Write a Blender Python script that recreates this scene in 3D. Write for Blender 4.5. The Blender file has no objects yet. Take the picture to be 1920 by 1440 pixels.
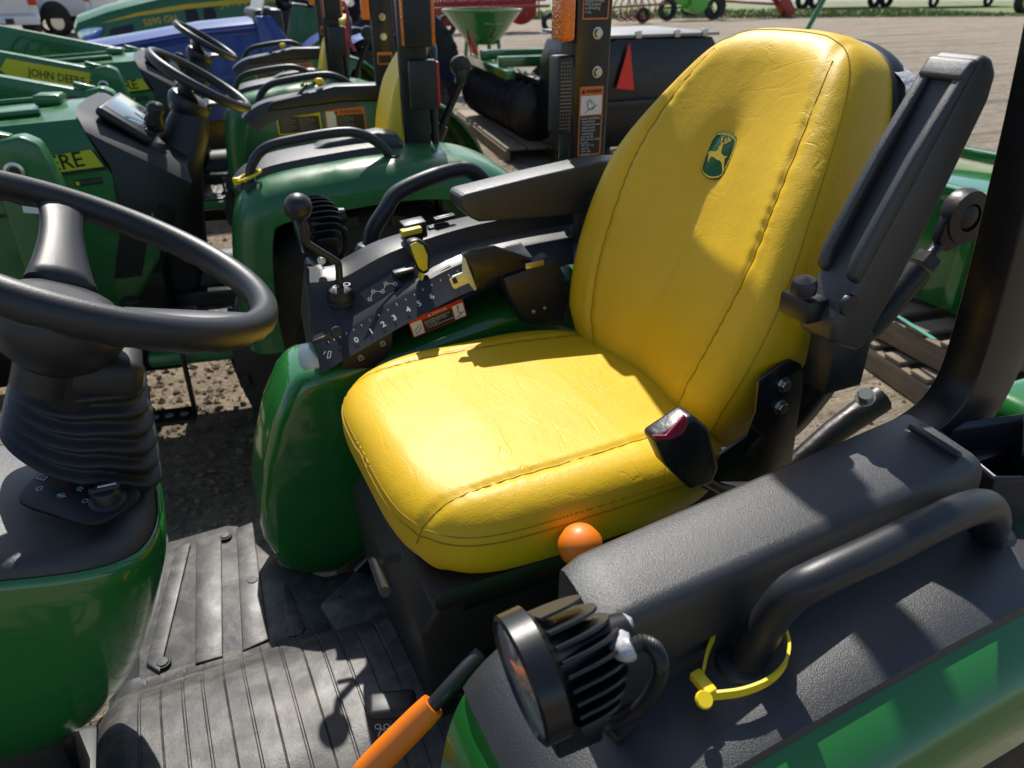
import bpy, bmesh, math, random
from mathutils import Vector as V, Matrix
PI = math.pi; R = math.radians; sin = math.sin; cos = math.cos
random.seed(7)
scene = bpy.context.scene
C = scene.collection

# ---------------------------------------------------------------- camera, sky, sun, exposure
F, CH = 1420.0, 1.6                       # focal length in photo pixels, camera height
PITCH, YAW = math.atan(760 / F), R(25)    # looking down, turned towards +X
cam_d = bpy.data.cameras.new('camera'); cam = bpy.data.objects.new('camera', cam_d); C.objects.link(cam)
cam.location = (0, 0, CH); cam.rotation_euler = (PI / 2 - PITCH, 0, -YAW)
cam_d.sensor_width = 36; cam_d.lens = F / 1920 * 36; cam_d.clip_start = 0.02; cam_d.clip_end = 2000
cam_d.dof.use_dof = True; cam_d.dof.focus_distance = 1.0; cam_d.dof.aperture_fstop = 7.5
scene.camera = cam
SUN = V((.205, .80, 1)).normalized()
w = bpy.data.worlds.new('World'); scene.world = w; w.use_nodes = True
nt = w.node_tree; bg = nt.nodes['Background']; sk = nt.nodes.new('ShaderNodeTexSky')
sk.sky_type = 'NISHITA'; sk.sun_disc = False
sk.sun_elevation = math.asin(SUN.z); sk.sun_rotation = math.atan2(SUN.x, SUN.y)
nt.links.new(sk.outputs[0], bg.inputs[0]); bg.inputs[1].default_value = 0.11
sd = bpy.data.lights.new('sun', 'SUN'); sd.energy = 5.0; sd.angle = R(.53); sd.color = (1, .955, .88)
so = bpy.data.objects.new('sun', sd); C.objects.link(so); so.rotation_euler = SUN.to_track_quat('Z', 'Y').to_euler(); so.location = (3, 12, 25)
vs = scene.view_settings; vs.view_transform = 'Standard'; vs.look = 'None'; vs.exposure = 0.32; vs.gamma = 1

def at(px, py, x=None, y=None, z=None):
    """a photo pixel's ray met with the plane x=, y= or z= (metres)"""
    dx, dy = px - 960, py - 720
    fw = F * cos(PITCH) - dy * sin(PITCH); dn = F * sin(PITCH) + dy * cos(PITCH)
    r = V((dx * cos(YAW) + fw * sin(YAW), -dx * sin(YAW) + fw * cos(YAW), -dn))
    t = x / r.x if x is not None else y / r.y if y is not None else (z - CH) / r.z
    return V((0, 0, CH)) + r * t

# ---------------------------------------------------------------- materials
MATS = {}
def mat(name, col, rough=.5, metal=0., spec=.5, coat=0., bumps=(), var=None, rvar=0., emit=None, trans=0., alpha=None, ior=1.5):
    """bumps: (kind, scale, height in metres, stretch); var: (scale, second colour, low, high)"""
    m = bpy.data.materials.new(name); m.use_nodes = True; n = m.node_tree.nodes; l = m.node_tree.links
    b = n['Principled BSDF']
    b.inputs['Base Color'].default_value = (*col, 1); b.inputs['Roughness'].default_value = rough
    b.inputs['Metallic'].default_value = metal; b.inputs['Specular IOR Level'].default_value = spec
    b.inputs['Coat Weight'].default_value = coat; b.inputs['Coat Roughness'].default_value = .06
    b.inputs['Transmission Weight'].default_value = trans; b.inputs['IOR'].default_value = ior
    if emit: b.inputs['Emission Color'].default_value = (*emit, 1); b.inputs['Emission Strength'].default_value = 1
    tc = n.new('ShaderNodeTexCoord')
    def mapped(st):
        if st is None: return tc.outputs['Object']
        mp = n.new('ShaderNodeMapping'); mp.inputs['Scale'].default_value = st; l.new(tc.outputs['Object'], mp.inputs[0]); return mp.outputs[0]
    if var:
        sc, c2, lo, hi = var[:4]
        tx = n.new('ShaderNodeTexNoise'); tx.inputs['Scale'].default_value = sc; tx.inputs['Detail'].default_value = 8; tx.inputs['Roughness'].default_value = .65
        l.new(mapped(var[4] if len(var) > 4 else None), tx.inputs['Vector'])
        rp = n.new('ShaderNodeMapRange'); rp.inputs[1].default_value = lo; rp.inputs[2].default_value = hi; l.new(tx.outputs[0], rp.inputs[0])
        mx = n.new('ShaderNodeMix'); mx.data_type = 'RGBA'; mx.inputs[6].default_value = (*col, 1); mx.inputs[7].default_value = (*c2, 1)
        l.new(rp.outputs[0], mx.inputs[0]); l.new(mx.outputs[2], b.inputs['Base Color'])
    if rvar:
        tx = n.new('ShaderNodeTexNoise'); tx.inputs['Scale'].default_value = 14; tx.inputs['Detail'].default_value = 6; l.new(tc.outputs['Object'], tx.inputs['Vector'])
        rp = n.new('ShaderNodeMapRange'); rp.inputs[1].default_value = .3; rp.inputs[2].default_value = .75
        rp.inputs[3].default_value = max(.02, rough - rvar); rp.inputs[4].default_value = min(1, rough + rvar); l.new(tx.outputs[0], rp.inputs[0]); l.new(rp.outputs[0], b.inputs['Roughness'])
    prev = None
    for bp in bumps:
        kind, sc, h = bp[:3]; vec = mapped(bp[3] if len(bp) > 3 else None)
        if kind == 'noise':
            tx = n.new('ShaderNodeTexNoise'); tx.inputs['Scale'].default_value = sc; tx.inputs['Detail'].default_value = 5; out = tx.outputs[0]
            l.new(vec, tx.inputs['Vector'])
        elif kind == 'wrinkle':
            # thin wandering creases: the zero line of a warped noise, fading in and out in patches
            tx = n.new('ShaderNodeTexNoise'); tx.inputs['Scale'].default_value = sc; tx.inputs['Detail'].default_value = 2.5; tx.inputs['Distortion'].default_value = .6; l.new(vec, tx.inputs['Vector'])
            s1 = n.new('ShaderNodeMath'); s1.operation = 'SUBTRACT'; s1.inputs[1].default_value = .5; l.new(tx.outputs[0], s1.inputs[0])
            s2 = n.new('ShaderNodeMath'); s2.operation = 'ABSOLUTE'; l.new(s1.outputs[0], s2.inputs[0])
            rp = n.new('ShaderNodeMapRange'); rp.inputs[2].default_value = .022; rp.interpolation_type = 'SMOOTHSTEP'; l.new(s2.outputs[0], rp.inputs[0])
            ms = n.new('ShaderNodeTexNoise'); ms.inputs['Scale'].default_value = sc * .3; l.new(tc.outputs['Object'], ms.inputs['Vector'])
            m2 = n.new('ShaderNodeMapRange'); m2.inputs[1].default_value = .42; m2.inputs[2].default_value = .7; m2.inputs[3].default_value = 1; m2.inputs[4].default_value = 0; l.new(ms.outputs[0], m2.inputs[0])
            mm = n.new('ShaderNodeMath'); mm.operation = 'MAXIMUM'; l.new(rp.outputs[0], mm.inputs[0]); l.new(m2.outputs[0], mm.inputs[1]); out = mm.outputs[0]
        elif kind == 'crack':
            wn = n.new('ShaderNodeTexNoise'); wn.inputs['Scale'].default_value = sc * .35; wn.inputs['Detail'].default_value = 3; l.new(vec, wn.inputs['Vector'])
            va = n.new('ShaderNodeVectorMath'); va.operation = 'MULTIPLY_ADD'; va.inputs[1].default_value = (2.2 / sc,) * 3; l.new(wn.outputs['Color'], va.inputs[0]); l.new(vec, va.inputs[2])
            tx = n.new('ShaderNodeTexVoronoi'); tx.feature = 'DISTANCE_TO_EDGE'; tx.inputs['Scale'].default_value = sc; l.new(va.outputs[0], tx.inputs['Vector'])
            rp = n.new('ShaderNodeMapRange'); rp.inputs[2].default_value = .09; rp.interpolation_type = 'SMOOTHSTEP'; l.new(tx.outputs[0], rp.inputs[0])
            # break the lines up so that only some areas crease
            ms = n.new('ShaderNodeTexNoise'); ms.inputs['Scale'].default_value = sc * .22; l.new(tc.outputs['Object'], ms.inputs['Vector'])
            m2 = n.new('ShaderNodeMapRange'); m2.inputs[1].default_value = .48; m2.inputs[2].default_value = .66; l.new(ms.outputs[0], m2.inputs[0])
            mm = n.new('ShaderNodeMath'); mm.operation = 'SUBTRACT'; mm.inputs[0].default_value = 1; l.new(rp.outputs[0], mm.inputs[1])
            m3 = n.new('ShaderNodeMath'); m3.operation = 'MULTIPLY'; l.new(mm.outputs[0], m3.inputs[0]); l.new(m2.outputs[0], m3.inputs[1])
            m4 = n.new('ShaderNodeMath'); m4.operation = 'SUBTRACT'; m4.inputs[0].default_value = 1; l.new(m3.outputs[0], m4.inputs[1]); out = m4.outputs[0]
        else:
            tx = n.new('ShaderNodeTexVoronoi'); tx.inputs['Scale'].default_value = sc; out = tx.outputs[0]; l.new(vec, tx.inputs['Vector'])
        bn = n.new('ShaderNodeBump'); bn.inputs['Distance'].default_value = h; bn.inputs['Strength'].default_value = 1; l.new(out, bn.inputs['Height'])
        if prev: l.new(prev, bn.inputs['Normal'])
        prev = bn.outputs[0]
    if prev: l.new(prev, b.inputs['Normal'])
    MATS[name] = m; return m

mat('green', (.018, .155, .026), .20, coat=.8, rvar=.08, bumps=[('noise', 9, .0008)])
mat('green_old', (.022, .13, .038), .34, coat=.25, rvar=.12, bumps=[('noise', 7, .001)])
mat('vinyl', (.70, .445, .006), .48, spec=.38, bumps=[('voronoi', 420, .00016), ('wrinkle', 22, .00034, (1, .26, .45)), ('wrinkle', 60, .00016, (1, .4, .5)), ('noise', 9, .0035)], var=(6, (.64, .385, .005), .35, .75))
mat('vinyl_far', (.70, .52, .03), .4, spec=.5)
mat('thread', (.36, .215, .004), .8)
mat('yellow', (.80, .60, .012), .4)
mat('decal_yellow', (.62, .55, .03), .45)
mat('plastic', (.019, .020, .022), .44, spec=.8, bumps=[('noise', 900, .00060), ('noise', 260, .00015)], var=(9, (.027, .028, .030), .4, .8))
mat('plastic_grip', (.016, .017, .02), .42, spec=.5, bumps=[('noise', 800, .00028)])
mat('plastic_fine', (.014, .0155, .019), .42, spec=.5, bumps=[('noise', 700, .0002)])
mat('plastic_flat', (.011, .012, .014), .45)
mat('rubber', (.016, .017, .019), .55, bumps=[('noise', 300, .0002)])
mat('tyre', (.017, .016, .015), .75, bumps=[('noise', 60, .001)], var=(12, (.05, .042, .032), .5, .85))
mat('floor_mat', (.040, .039, .038), .52, spec=.5, bumps=[('noise', 500, .00025), ('noise', 25, .0015)], var=(20, (.17, .155, .13), .46, .80), rvar=.1)
mat('frame', (.008, .008, .009), .32, spec=.5, rvar=.08, bumps=[('noise', 40, .0003)])
mat('steel_dark', (.03, .026, .026), .42, metal=.6, rvar=.15, bumps=[('noise', 90, .0006)])
mat('zinc', (.50, .50, .44), .32, metal=1, rvar=.1)
mat('plate_metal', (.60, .64, .50), .5, metal=.7, rvar=.05)
mat('orange', (.80, .19, .008), .42)
mat('amber', (.80, .17, .008), .15, coat=.6, bumps=[('voronoi', 130, .0022)])
mat('amber_decal', (.62, .17, .03), .45)
mat('red', (.55, .015, .012), .4)
mat('red_button', (.36, .02, .05), .35)
mat('red_paint', (.32, .015, .02), .4, var=(5, (.22, .03, .03), .4, .7))
mat('white', (.72, .72, .70), .5)
mat('white_print', (.62, .63, .62), .6)
mat('grey_print', (.16, .165, .16), .6)
mat('black_print', (.012, .012, .013), .5)
mat('film', (.45, .45, .46), .25, spec=.7, bumps=[('noise', 90, .004)])
mat('lens', (.20, .24, .28), .12, spec=.7, coat=.8, bumps=[('voronoi', 190, .0015)])
mat('screen', (.10, .14, .15), .06, coat=1)
mat('emblem_green', (.006, .10, .03), .7, bumps=[('noise', 700, .0004)])
mat('emblem_yellow', (.68, .47, .03), .6, bumps=[('noise', 600, .0005)])
mat('blue', (.010, .042, .23), .3, coat=.4)
mat('truck_white', (.62, .64, .66), .2, coat=.8)
mat('glass_dark', (.02, .024, .03), .05, coat=.5)
mat('chrome', (.6, .62, .64), .12, metal=1)
mat('wood', (.24, .18, .12), .8, bumps=[('noise', 30, .002, (1, 8, 8))], var=(5, (.15, .115, .08), .35, .7, (1, 9, 9)))
mat('bag', (.012, .012, .013), .36, bumps=[('noise', 45, .0016)])
mat('lime', (.10, .42, .05), .4)
mat('grey_metal', (.22, .22, .22), .5)

def ground_material():
    m = bpy.data.materials.new('gravel'); m.use_nodes = True; n = m.node_tree.nodes; l = m.node_tree.links; b = n['Principled BSDF']
    b.inputs['Roughness'].default_value = .95; b.inputs['Specular IOR Level'].default_value = .15
    tc = n.new('ShaderNodeTexCoord').outputs['Object']
    def noise(sc, det=8, vec=tc, rgh=.6):
        t = n.new('ShaderNodeTexNoise'); t.inputs['Scale'].default_value = sc; t.inputs['Detail'].default_value = det; t.inputs['Roughness'].default_value = rgh; l.new(vec, t.inputs['Vector']); return t.outputs[0]
    def rng(a, lo, hi):
        r = n.new('ShaderNodeMapRange'); r.inputs[1].default_value = lo; r.inputs[2].default_value = hi; l.new(a, r.inputs[0]); return r.outputs[0]
    def mix(f, a, bb):
        x = n.new('ShaderNodeMix'); x.data_type = 'RGBA'; l.new(f, x.inputs[0])
        for i, s in ((6, a), (7, bb)):
            if isinstance(s, tuple): x.inputs[i].default_value = (*s, 1)
            else: l.new(s, x.inputs[i])
        return x.outputs[2]
    mp = n.new('ShaderNodeMapping'); mp.inputs['Rotation'].default_value = (0, 0, R(28)); mp.inputs['Scale'].default_value = (.12, 1.5, 1); l.new(tc, mp.inputs[0])
    base = mix(rng(noise(26, 10), .35, .68), (.31, .24, .165), (.53, .43, .315))
    # drier, greyer gravel out on the yard, with wheel tracks
    sx = n.new('ShaderNodeSeparateXYZ'); l.new(tc, sx.inputs[0])
    ad = n.new('ShaderNodeMath'); ad.operation = 'MULTIPLY_ADD'; ad.inputs[1].default_value = .7; l.new(sx.outputs[1], ad.inputs[0]); l.new(sx.outputs[0], ad.inputs[2])
    base = mix(rng(ad.outputs[0], 4, 13), base, mix(rng(noise(12, 10), .3, .7), (.32, .265, .20), (.50, .425, .335)))
    base = mix(rng(noise(1.6, 9, mp.outputs[0], .75), .47, .66), base, (.16, .132, .10))
    base = mix(rng(noise(4, 12, tc, .8), .50, .68), base, (.20, .16, .115))
    base = mix(rng(noise(.9, 6, tc, .7), .52, .7), base, (.40, .345, .27))
    vo = n.new('ShaderNodeTexVoronoi'); vo.inputs['Scale'].default_value = 55; l.new(tc, vo.inputs['Vector'])
    base = mix(rng(vo.outputs['Distance'], .0, .16), (.50, .46, .40), base)
    l.new(base, b.inputs['Base Color'])
    b1 = n.new('ShaderNodeBump'); b1.inputs['Distance'].default_value = .03; l.new(noise(30, 10), b1.inputs['Height'])
    b2 = n.new('ShaderNodeBump'); b2.inputs['Distance'].default_value = .012; l.new(vo.outputs['Distance'], b2.inputs['Height']); l.new(b1.outputs[0], b2.inputs['Normal'])
    b3 = n.new('ShaderNodeBump'); b3.inputs['Distance'].default_value = .16; l.new(noise(1.6, 9, mp.outputs[0], .75), b3.inputs['Height']); l.new(b2.outputs[0], b3.inputs['Normal'])
    l.new(b3.outputs[0], b.inputs['Normal']); MATS['gravel'] = m
ground_material()
mat('grass', (.08, .14, .025), .8, var=(.9, (.20, .20, .08), .40, .65))
mat('leaf', (.06, .12, .025), .7, var=(3, (.10, .17, .04), .35, .65))
mat('bark', (.10, .08, .06), .9)
mat('asphalt', (.30, .30, .30), .9, var=(3, (.36, .36, .35), .4, .7))

# ---------------------------------------------------------------- mesh helpers
ORG = V((0, 0, 0))
def link(name, me, parent):
    o = bpy.data.objects.new(name, me); C.objects.link(o)
    if parent is not None: o.parent = parent
    return o
def mk(name, verts, faces, m, parent=None, smooth=40, bevel=0, seg=2, org=None):
    bm = bmesh.new(); og = ORG if org is None else org
    vv = [bm.verts.new(V(v) - og) for v in verts]
    for f in faces:
        try: bm.faces.new([vv[i] for i in f])
        except ValueError: pass
    return fin(name, bm, m, parent, smooth, bevel, seg)
def fin(name, bm, m, parent=None, smooth=40, bevel=0, seg=2):
    bmesh.ops.recalc_face_normals(bm, faces=bm.faces)
    if bevel:
        es = [e for e in bm.edges if len(e.link_faces) == 2 and e.calc_face_angle(0) > R(28)]
        bmesh.ops.bevel(bm, geom=es, offset=bevel, segments=seg, profile=.5, affect='EDGES', clamp_overlap=True)
    me = bpy.data.meshes.new(name); bm.to_mesh(me); bm.free()
    me.materials.append(MATS[m])
    if smooth: me.shade_smooth(); me.set_sharp_from_angle(angle=R(smooth))
    return link(name, me, parent)
def frame(n, up=(0, 0, 1)):
    n = V(n).normalized(); up = V(up)
    x = up.cross(n)
    if x.length < 1e-4: x = V((1, 0, 0))
    x.normalize(); return x, n.cross(x).normalized(), n        # right, up, normal
def cat(pts, k=6, closed=False):
    pts = [V(p) for p in pts]; n = len(pts); out = []
    g = (lambda i: pts[i % n]) if closed else (lambda i: pts[min(max(i, 0), n - 1)])
    for i in range(n if closed else n - 1):
        p0, p1, p2, p3 = g(i - 1), g(i), g(i + 1), g(i + 2)
        for j in range(k):
            t = j / k
            out.append(.5 * ((2 * p1) + (p2 - p0) * t + (2 * p0 - 5 * p1 + 4 * p2 - p3) * t * t + (3 * p1 - p0 - 3 * p2 + p3) * t ** 3))
    if not closed: out.append(pts[-1])
    return out
def sweep_rings(pts, radii, n, flat=1., up=None, closed=False):
    rings = []; prev = None; N = len(pts)
    for i, p in enumerate(pts):
        a = pts[(i - 1) % N] if closed or i > 0 else p; b = pts[(i + 1) % N] if closed or i < N - 1 else p
        t = (b - a).normalized()
        if up is not None: u = V(up) - t * V(up).dot(t)
        elif prev is None: u = t.orthogonal()
        else: u = prev - t * prev.dot(t)
        u.normalize(); prev = u; v = t.cross(u)
        r = radii[i] if isinstance(radii, (list, tuple)) else radii
        rings.append([p + (u * cos(2 * PI * j / n) + v * sin(2 * PI * j / n) * flat) * r for j in range(n)])
    return rings
def loft(rings, cap=True, closed=False, ring_closed=True):
    n = len(rings[0]); vs = [v for r in rings for v in r]; fs = []; m = len(rings)
    for i in range(m if closed else m - 1):
        for j in range(n if ring_closed else n - 1):
            a = i * n + j; b = i * n + (j + 1) % n; c = ((i + 1) % m) * n + (j + 1) % n; d = ((i + 1) % m) * n + j
            fs.append((a, b, c, d))
    if cap and not closed and ring_closed: fs.append(tuple(range(n))); fs.append(tuple((m - 1) * n + j for j in range(n)))
    return vs, fs
def tube(name, pts, r, m, parent=None, n=10, k=0, closed=False, flat=1., up=None, smooth=50, cap=True):
    pts = cat(pts, k, closed) if k else [V(p) for p in pts]
    if k and isinstance(r, (list, tuple)):
        rr = []; L = len(r)
        for i in range(len(pts)):
            t = i / (len(pts) - 1) * (L - 1); a = int(min(t, L - 2)); rr.append(r[a] + (r[a + 1] - r[a]) * (t - a))
        r = rr
    return mk(name, *loft(sweep_rings(pts, r, n, flat, up, closed), cap, closed), m, parent, smooth)
def lathe(name, prof, o, axis, m, parent=None, n=28, smooth=35, up=(0, 0, 1), bevel=0):
    x, y, z = frame(axis, up); o = V(o)
    rings = [[o + z * h + (x * cos(2 * PI * j / n) + y * sin(2 * PI * j / n)) * max(r, .0004) for j in range(n)] for r, h in prof]
    return mk(name, *loft(rings), m, parent, smooth, bevel)
def box(name, lo, hi, m, parent=None, bevel=.004, seg=2):
    (a, b, c), (d, e, f) = lo, hi
    vs = [(x, y, z) for x in (a, d) for y in (b, e) for z in (c, f)]
    return mk(name, vs, [(0, 1, 3, 2), (4, 6, 7, 5), (0, 4, 5, 1), (2, 3, 7, 6), (0, 2, 6, 4), (1, 5, 7, 3)], m, parent, 40, bevel, seg)
def obox(name, c, axes, size, m, parent=None, bevel=.004, seg=2):
    c = V(c); X, Y, Z = [V(a).normalized() * s / 2 for a, s in zip(axes, size)]
    vs = [c + X * i + Y * j + Z * k for i in (-1, 1) for j in (-1, 1) for k in (-1, 1)]
    return mk(name, vs, [(0, 1, 3, 2), (4, 6, 7, 5), (0, 4, 5, 1), (2, 3, 7, 6), (0, 2, 6, 4), (1, 5, 7, 3)], m, parent, 40, bevel, seg)
def bar(name, a, b, w, h, m, parent=None, up=(0, 0, 1), bevel=.003):
    a, b = V(a), V(b); x, y, z = frame(b - a, up)
    return obox(name, (a + b) / 2, (x, y, z), (w, h, (b - a).length), m, parent, bevel)
def prism(name, pts, o, ux, uy, depth, m, parent=None, bevel=0, seg=2, smooth=40):
    """outline in the plane (ux, uy), extruded by depth along ux x uy"""
    o, ux, uy = V(o), V(ux), V(uy); n = ux.cross(uy).normalized() * depth; k = len(pts)
    a = [o + ux * p[0] + uy * p[1] for p in pts]
    vs = a + [p + n for p in a]
    fs = [tuple(range(k)), tuple(range(k, 2 * k))] + [(i, (i + 1) % k, k + (i + 1) % k, k + i) for i in range(k)]
    return mk(name, vs, fs, m, parent, smooth, bevel, seg)
def xz(name, pts, y0, y1, m, parent=None, bevel=0, seg=2):
    return prism(name, pts, (0, y1, 0), (1, 0, 0), (0, 0, 1), y1 - y0, m, parent, bevel, seg)   # X x Z = -Y
def rrect(w, h, r, k=4):
    out = []
    for cx, cy, a0 in ((w - r, h - r, 0), (r, h - r, 90), (r, r, 180), (w - r, r, 270)):
        for i in range(k + 1):
            a = R(a0 + 90 * i / k); out.append((cx + r * cos(a), cy + r * sin(a)))
    return out
def decal(name, o, ux, uy, w, h, m, parent, r=.004, t=.0009):
    return prism(name, rrect(w, h, min(r, w / 2.1, h / 2.1), 3), o, ux, uy, t, m, parent, 0, 2, 30)
TXT = {}
def txt(s, o, ux, uy, size, m, parent, align='LEFT', width=None, lift=.0012, space=1., line=1., name='lettering', bold=0., shear=0.):
    ux, uy = V(ux).normalized(), V(uy).normalized(); n = ux.cross(uy)
    cu = bpy.data.curves.new('t', 'FONT'); cu.body = s; cu.size = 1; cu.align_x = align; cu.resolution_u = 2; cu.space_character = space; cu.space_line = line; cu.offset = bold; cu.shear = shear
    ob = bpy.data.objects.new('t', cu); C.objects.link(ob); me = bpy.data.meshes.new_from_object(ob); bpy.data.objects.remove(ob); bpy.data.curves.remove(cu)
    sx = size
    if width:
        xs = [v.co.x for v in me.vertices]; sx = width / max(max(xs) - min(xs), 1e-6)
    for v in me.vertices: v.co = V(o) - ORG + ux * v.co.x * sx + uy * v.co.y * size + n * lift
    me.name = name; me.materials.clear(); me.materials.append(MATS[m]); return link(name, me, parent)
def flat(name, pts, o, ux, uy, m, parent, lift=.0012, t=.0004):
    ux, uy = V(ux).normalized(), V(uy).normalized()
    return prism(name, pts, V(o) + ux.cross(uy) * lift, ux, uy, t, m, parent, 0, 2, 0)
def strokes(name, lines, o, ux, uy, wd, m, parent, lift=.0012):
    """line drawing: each polyline becomes thin flat quads, all one mark"""
    ux, uy = V(ux).normalized(), V(uy).normalized(); n = ux.cross(uy); vs = []; fs = []
    for ln in lines:
        for a, b in zip(ln[:-1], ln[1:]):
            a2, b2 = V((a[0], a[1])), V((b[0], b[1])); d = b2 - a2
            if d.length < 1e-6: continue
            d.normalize(); p = V((-d.y, d.x)) * wd / 2; d = d * wd * .3
            for q in (a2 - d + p, a2 - d - p, b2 + d - p, b2 + d + p): vs.append(V(o) + ux * q.x + uy * q.y + n * lift)
            k = len(vs); fs.append((k - 4, k - 3, k - 2, k - 1))
    return mk(name, vs, fs, m, parent, 0)
def circ(cx, cy, r, n=12, a0=0, a1=360): return [(cx + r * cos(R(a0 + (a1 - a0) * i / n)), cy + r * sin(R(a0 + (a1 - a0) * i / n))) for i in range(n + 1)]
def bolt(o, nrm, r, parent, m='zinc', name='bolt', h=None):
    h = h or r * .8; x, y, z = frame(nrm); o = V(o)
    lathe(name, [(0, -.001), (r * 1.35, -.001), (r * 1.35, r * .18), (r * 1.0, r * .22)], o, nrm, m, parent, 20) if False else None
    rings = []
    for rr, hh, k in ((r * 1.3, 0, 24), (r * 1.3, r * .2, 24)):
        rings.append([o + z * hh + (x * cos(2 * PI * j / 24) + y * sin(2 * PI * j / 24)) * rr for j in range(24)])
    for rr, hh in ((r, r * .22), (r, h + r * .15), (r * .85, h + r * .25), (r * .01, h + r * .25)):
        ring = []
        for j in range(24):
            a = 2 * PI * j / 24; q = (a % (PI / 3)) - PI / 6; hexr = rr * cos(PI / 6) / cos(q) if rr > r * .9 else rr
            ring.append(o + z * hh + (x * cos(a) + y * sin(a)) * hexr)
        rings.append(ring)
    return mk(name, *loft(rings), m, parent, 35)
def thing(name, label, category, loc, group=None):
    global ORG
    o = bpy.data.objects.new(name, None); C.objects.link(o); o.location = loc; o.empty_display_size = .1
    o['label'] = label; o['category'] = category
    if group: o['group'] = group
    ORG = V(loc); return o
def solo(o, label, category, group=None, kind=None):
    if kind: o['kind'] = kind
    if label: o['label'] = label
    if category: o['category'] = category
    if group: o['group'] = group
    return o
def copy_tree(o, parent=None):
    c = o.copy(); C.objects.link(c); c.parent = parent
    for ch in [k for k in KIDS.get(o, [])]: copy_tree(ch, c)
    return c
KIDS = {}
def index_kids():
    KIDS.clear()
    for o in bpy.data.objects:
        if o.parent: KIDS.setdefault(o.parent, []).append(o)

def pillow(name, outline, o, U, W, N, m, parent, front, depth, roll=.04, tuck=.96, nr=26, disp=None, inset=None):
    """cushion: closed outline in (U, W), a soft front face along N, edges rolled back to `depth`; front(u, w) = face height"""
    o, U, W, N = V(o), V(U), V(W), V(N); k = len(outline); ring = []
    cu = sum(p[0] for p in outline) / k; cw = sum(p[1] for p in outline) / k
    size = min(max(p[0] for p in outline) - cu, max(p[1] for p in outline) - cw)
    prof = [(i / nr * (1 - roll / size), 0) for i in range(1, nr + 1)]
    for i in range(1, 9):
        a = PI / 2 * i / 8; prof.append((1 - roll / size * (1 - sin(a)), roll * (1 - cos(a))))
    for i in range(1, 9): t = i / 8; prof.append((1 - (1 - tuck) * t ** 1.6 + .012 * sin(PI * t), roll + (depth - roll) * t))
    rings = []
    for s, d in prof:
        rg = []
        for p in outline:
            u, w_ = cu + (p[0] - cu) * s, cw + (p[1] - cw) * s
            h = front(u, w_, min(s, 1)) - d
            rg.append(o + U * u + W * w_ + N * h)
        rings.append(rg)
    vs, fs = loft(rings, cap=False); c = len(vs)
    vs.append(o + U * cu + W * cw + N * front(cu, cw, 0)); fs += [(c, i, (i + 1) % k) for i in range(k)]
    fs.append(tuple(len(rings) * k - k + i for i in range(k)))
    return mk(name, vs, fs, m, parent, 80)
def superell(hu, hw, n, k=96, cu=0, cw=0):
    out = []
    for i in range(k):
        a = 2 * PI * i / k; c, s = cos(a), sin(a)
        out.append((cu + hu * math.copysign(abs(c) ** (2 / n), c), cw + hw * math.copysign(abs(s) ** (2 / n), s)))
    return out
def resample(pts, k):
    pts = [V((p[0], p[1], 0)) for p in pts]; n = len(pts); L = [0]
    for i in range(n): L.append(L[-1] + (pts[(i + 1) % n] - pts[i]).length)
    out = []; j = 0
    for i in range(k):
        d = L[-1] * i / k
        while L[j + 1] < d: j += 1
        t = (d - L[j]) / max(L[j + 1] - L[j], 1e-9); p = pts[j].lerp(pts[(j + 1) % n], t); out.append((p.x, p.y))
    return out
# ---------------------------------------------------------------- shared builders (seat, steering wheel, tyre, fender, handle, lamp)
def on_pillow(outline, size, roll, front):
    k = len(outline); cu = sum(p[0] for p in outline) / k; cw = sum(p[1] for p in outline) / k
    angs = sorted((math.atan2(p[1] - cw, p[0] - cu), math.hypot(p[0] - cu, p[1] - cw)) for p in outline)
    def h(u, w_):
        a = math.atan2(w_ - cw, u - cu); r = math.hypot(u - cu, w_ - cw)
        lo = angs[-1]
        b = angs[0][1]
        for i in range(len(angs)):
            if angs[i][0] >= a:
                a0, r0 = angs[i - 1] if i else (angs[-1][0] - 2 * PI, angs[-1][1]); a1, r1 = angs[i]
                b = r0 + (r1 - r0) * (a - a0) / max(a1 - a0, 1e-6); break
        s = min(r / b, 1); d = 0
        if s > 1 - roll / size: q = math.asin(max(0, min(1, 1 - (1 - s) * size / roll))); d = roll * (1 - cos(q))
        return front(u, w_, s) - d
    return h
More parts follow.
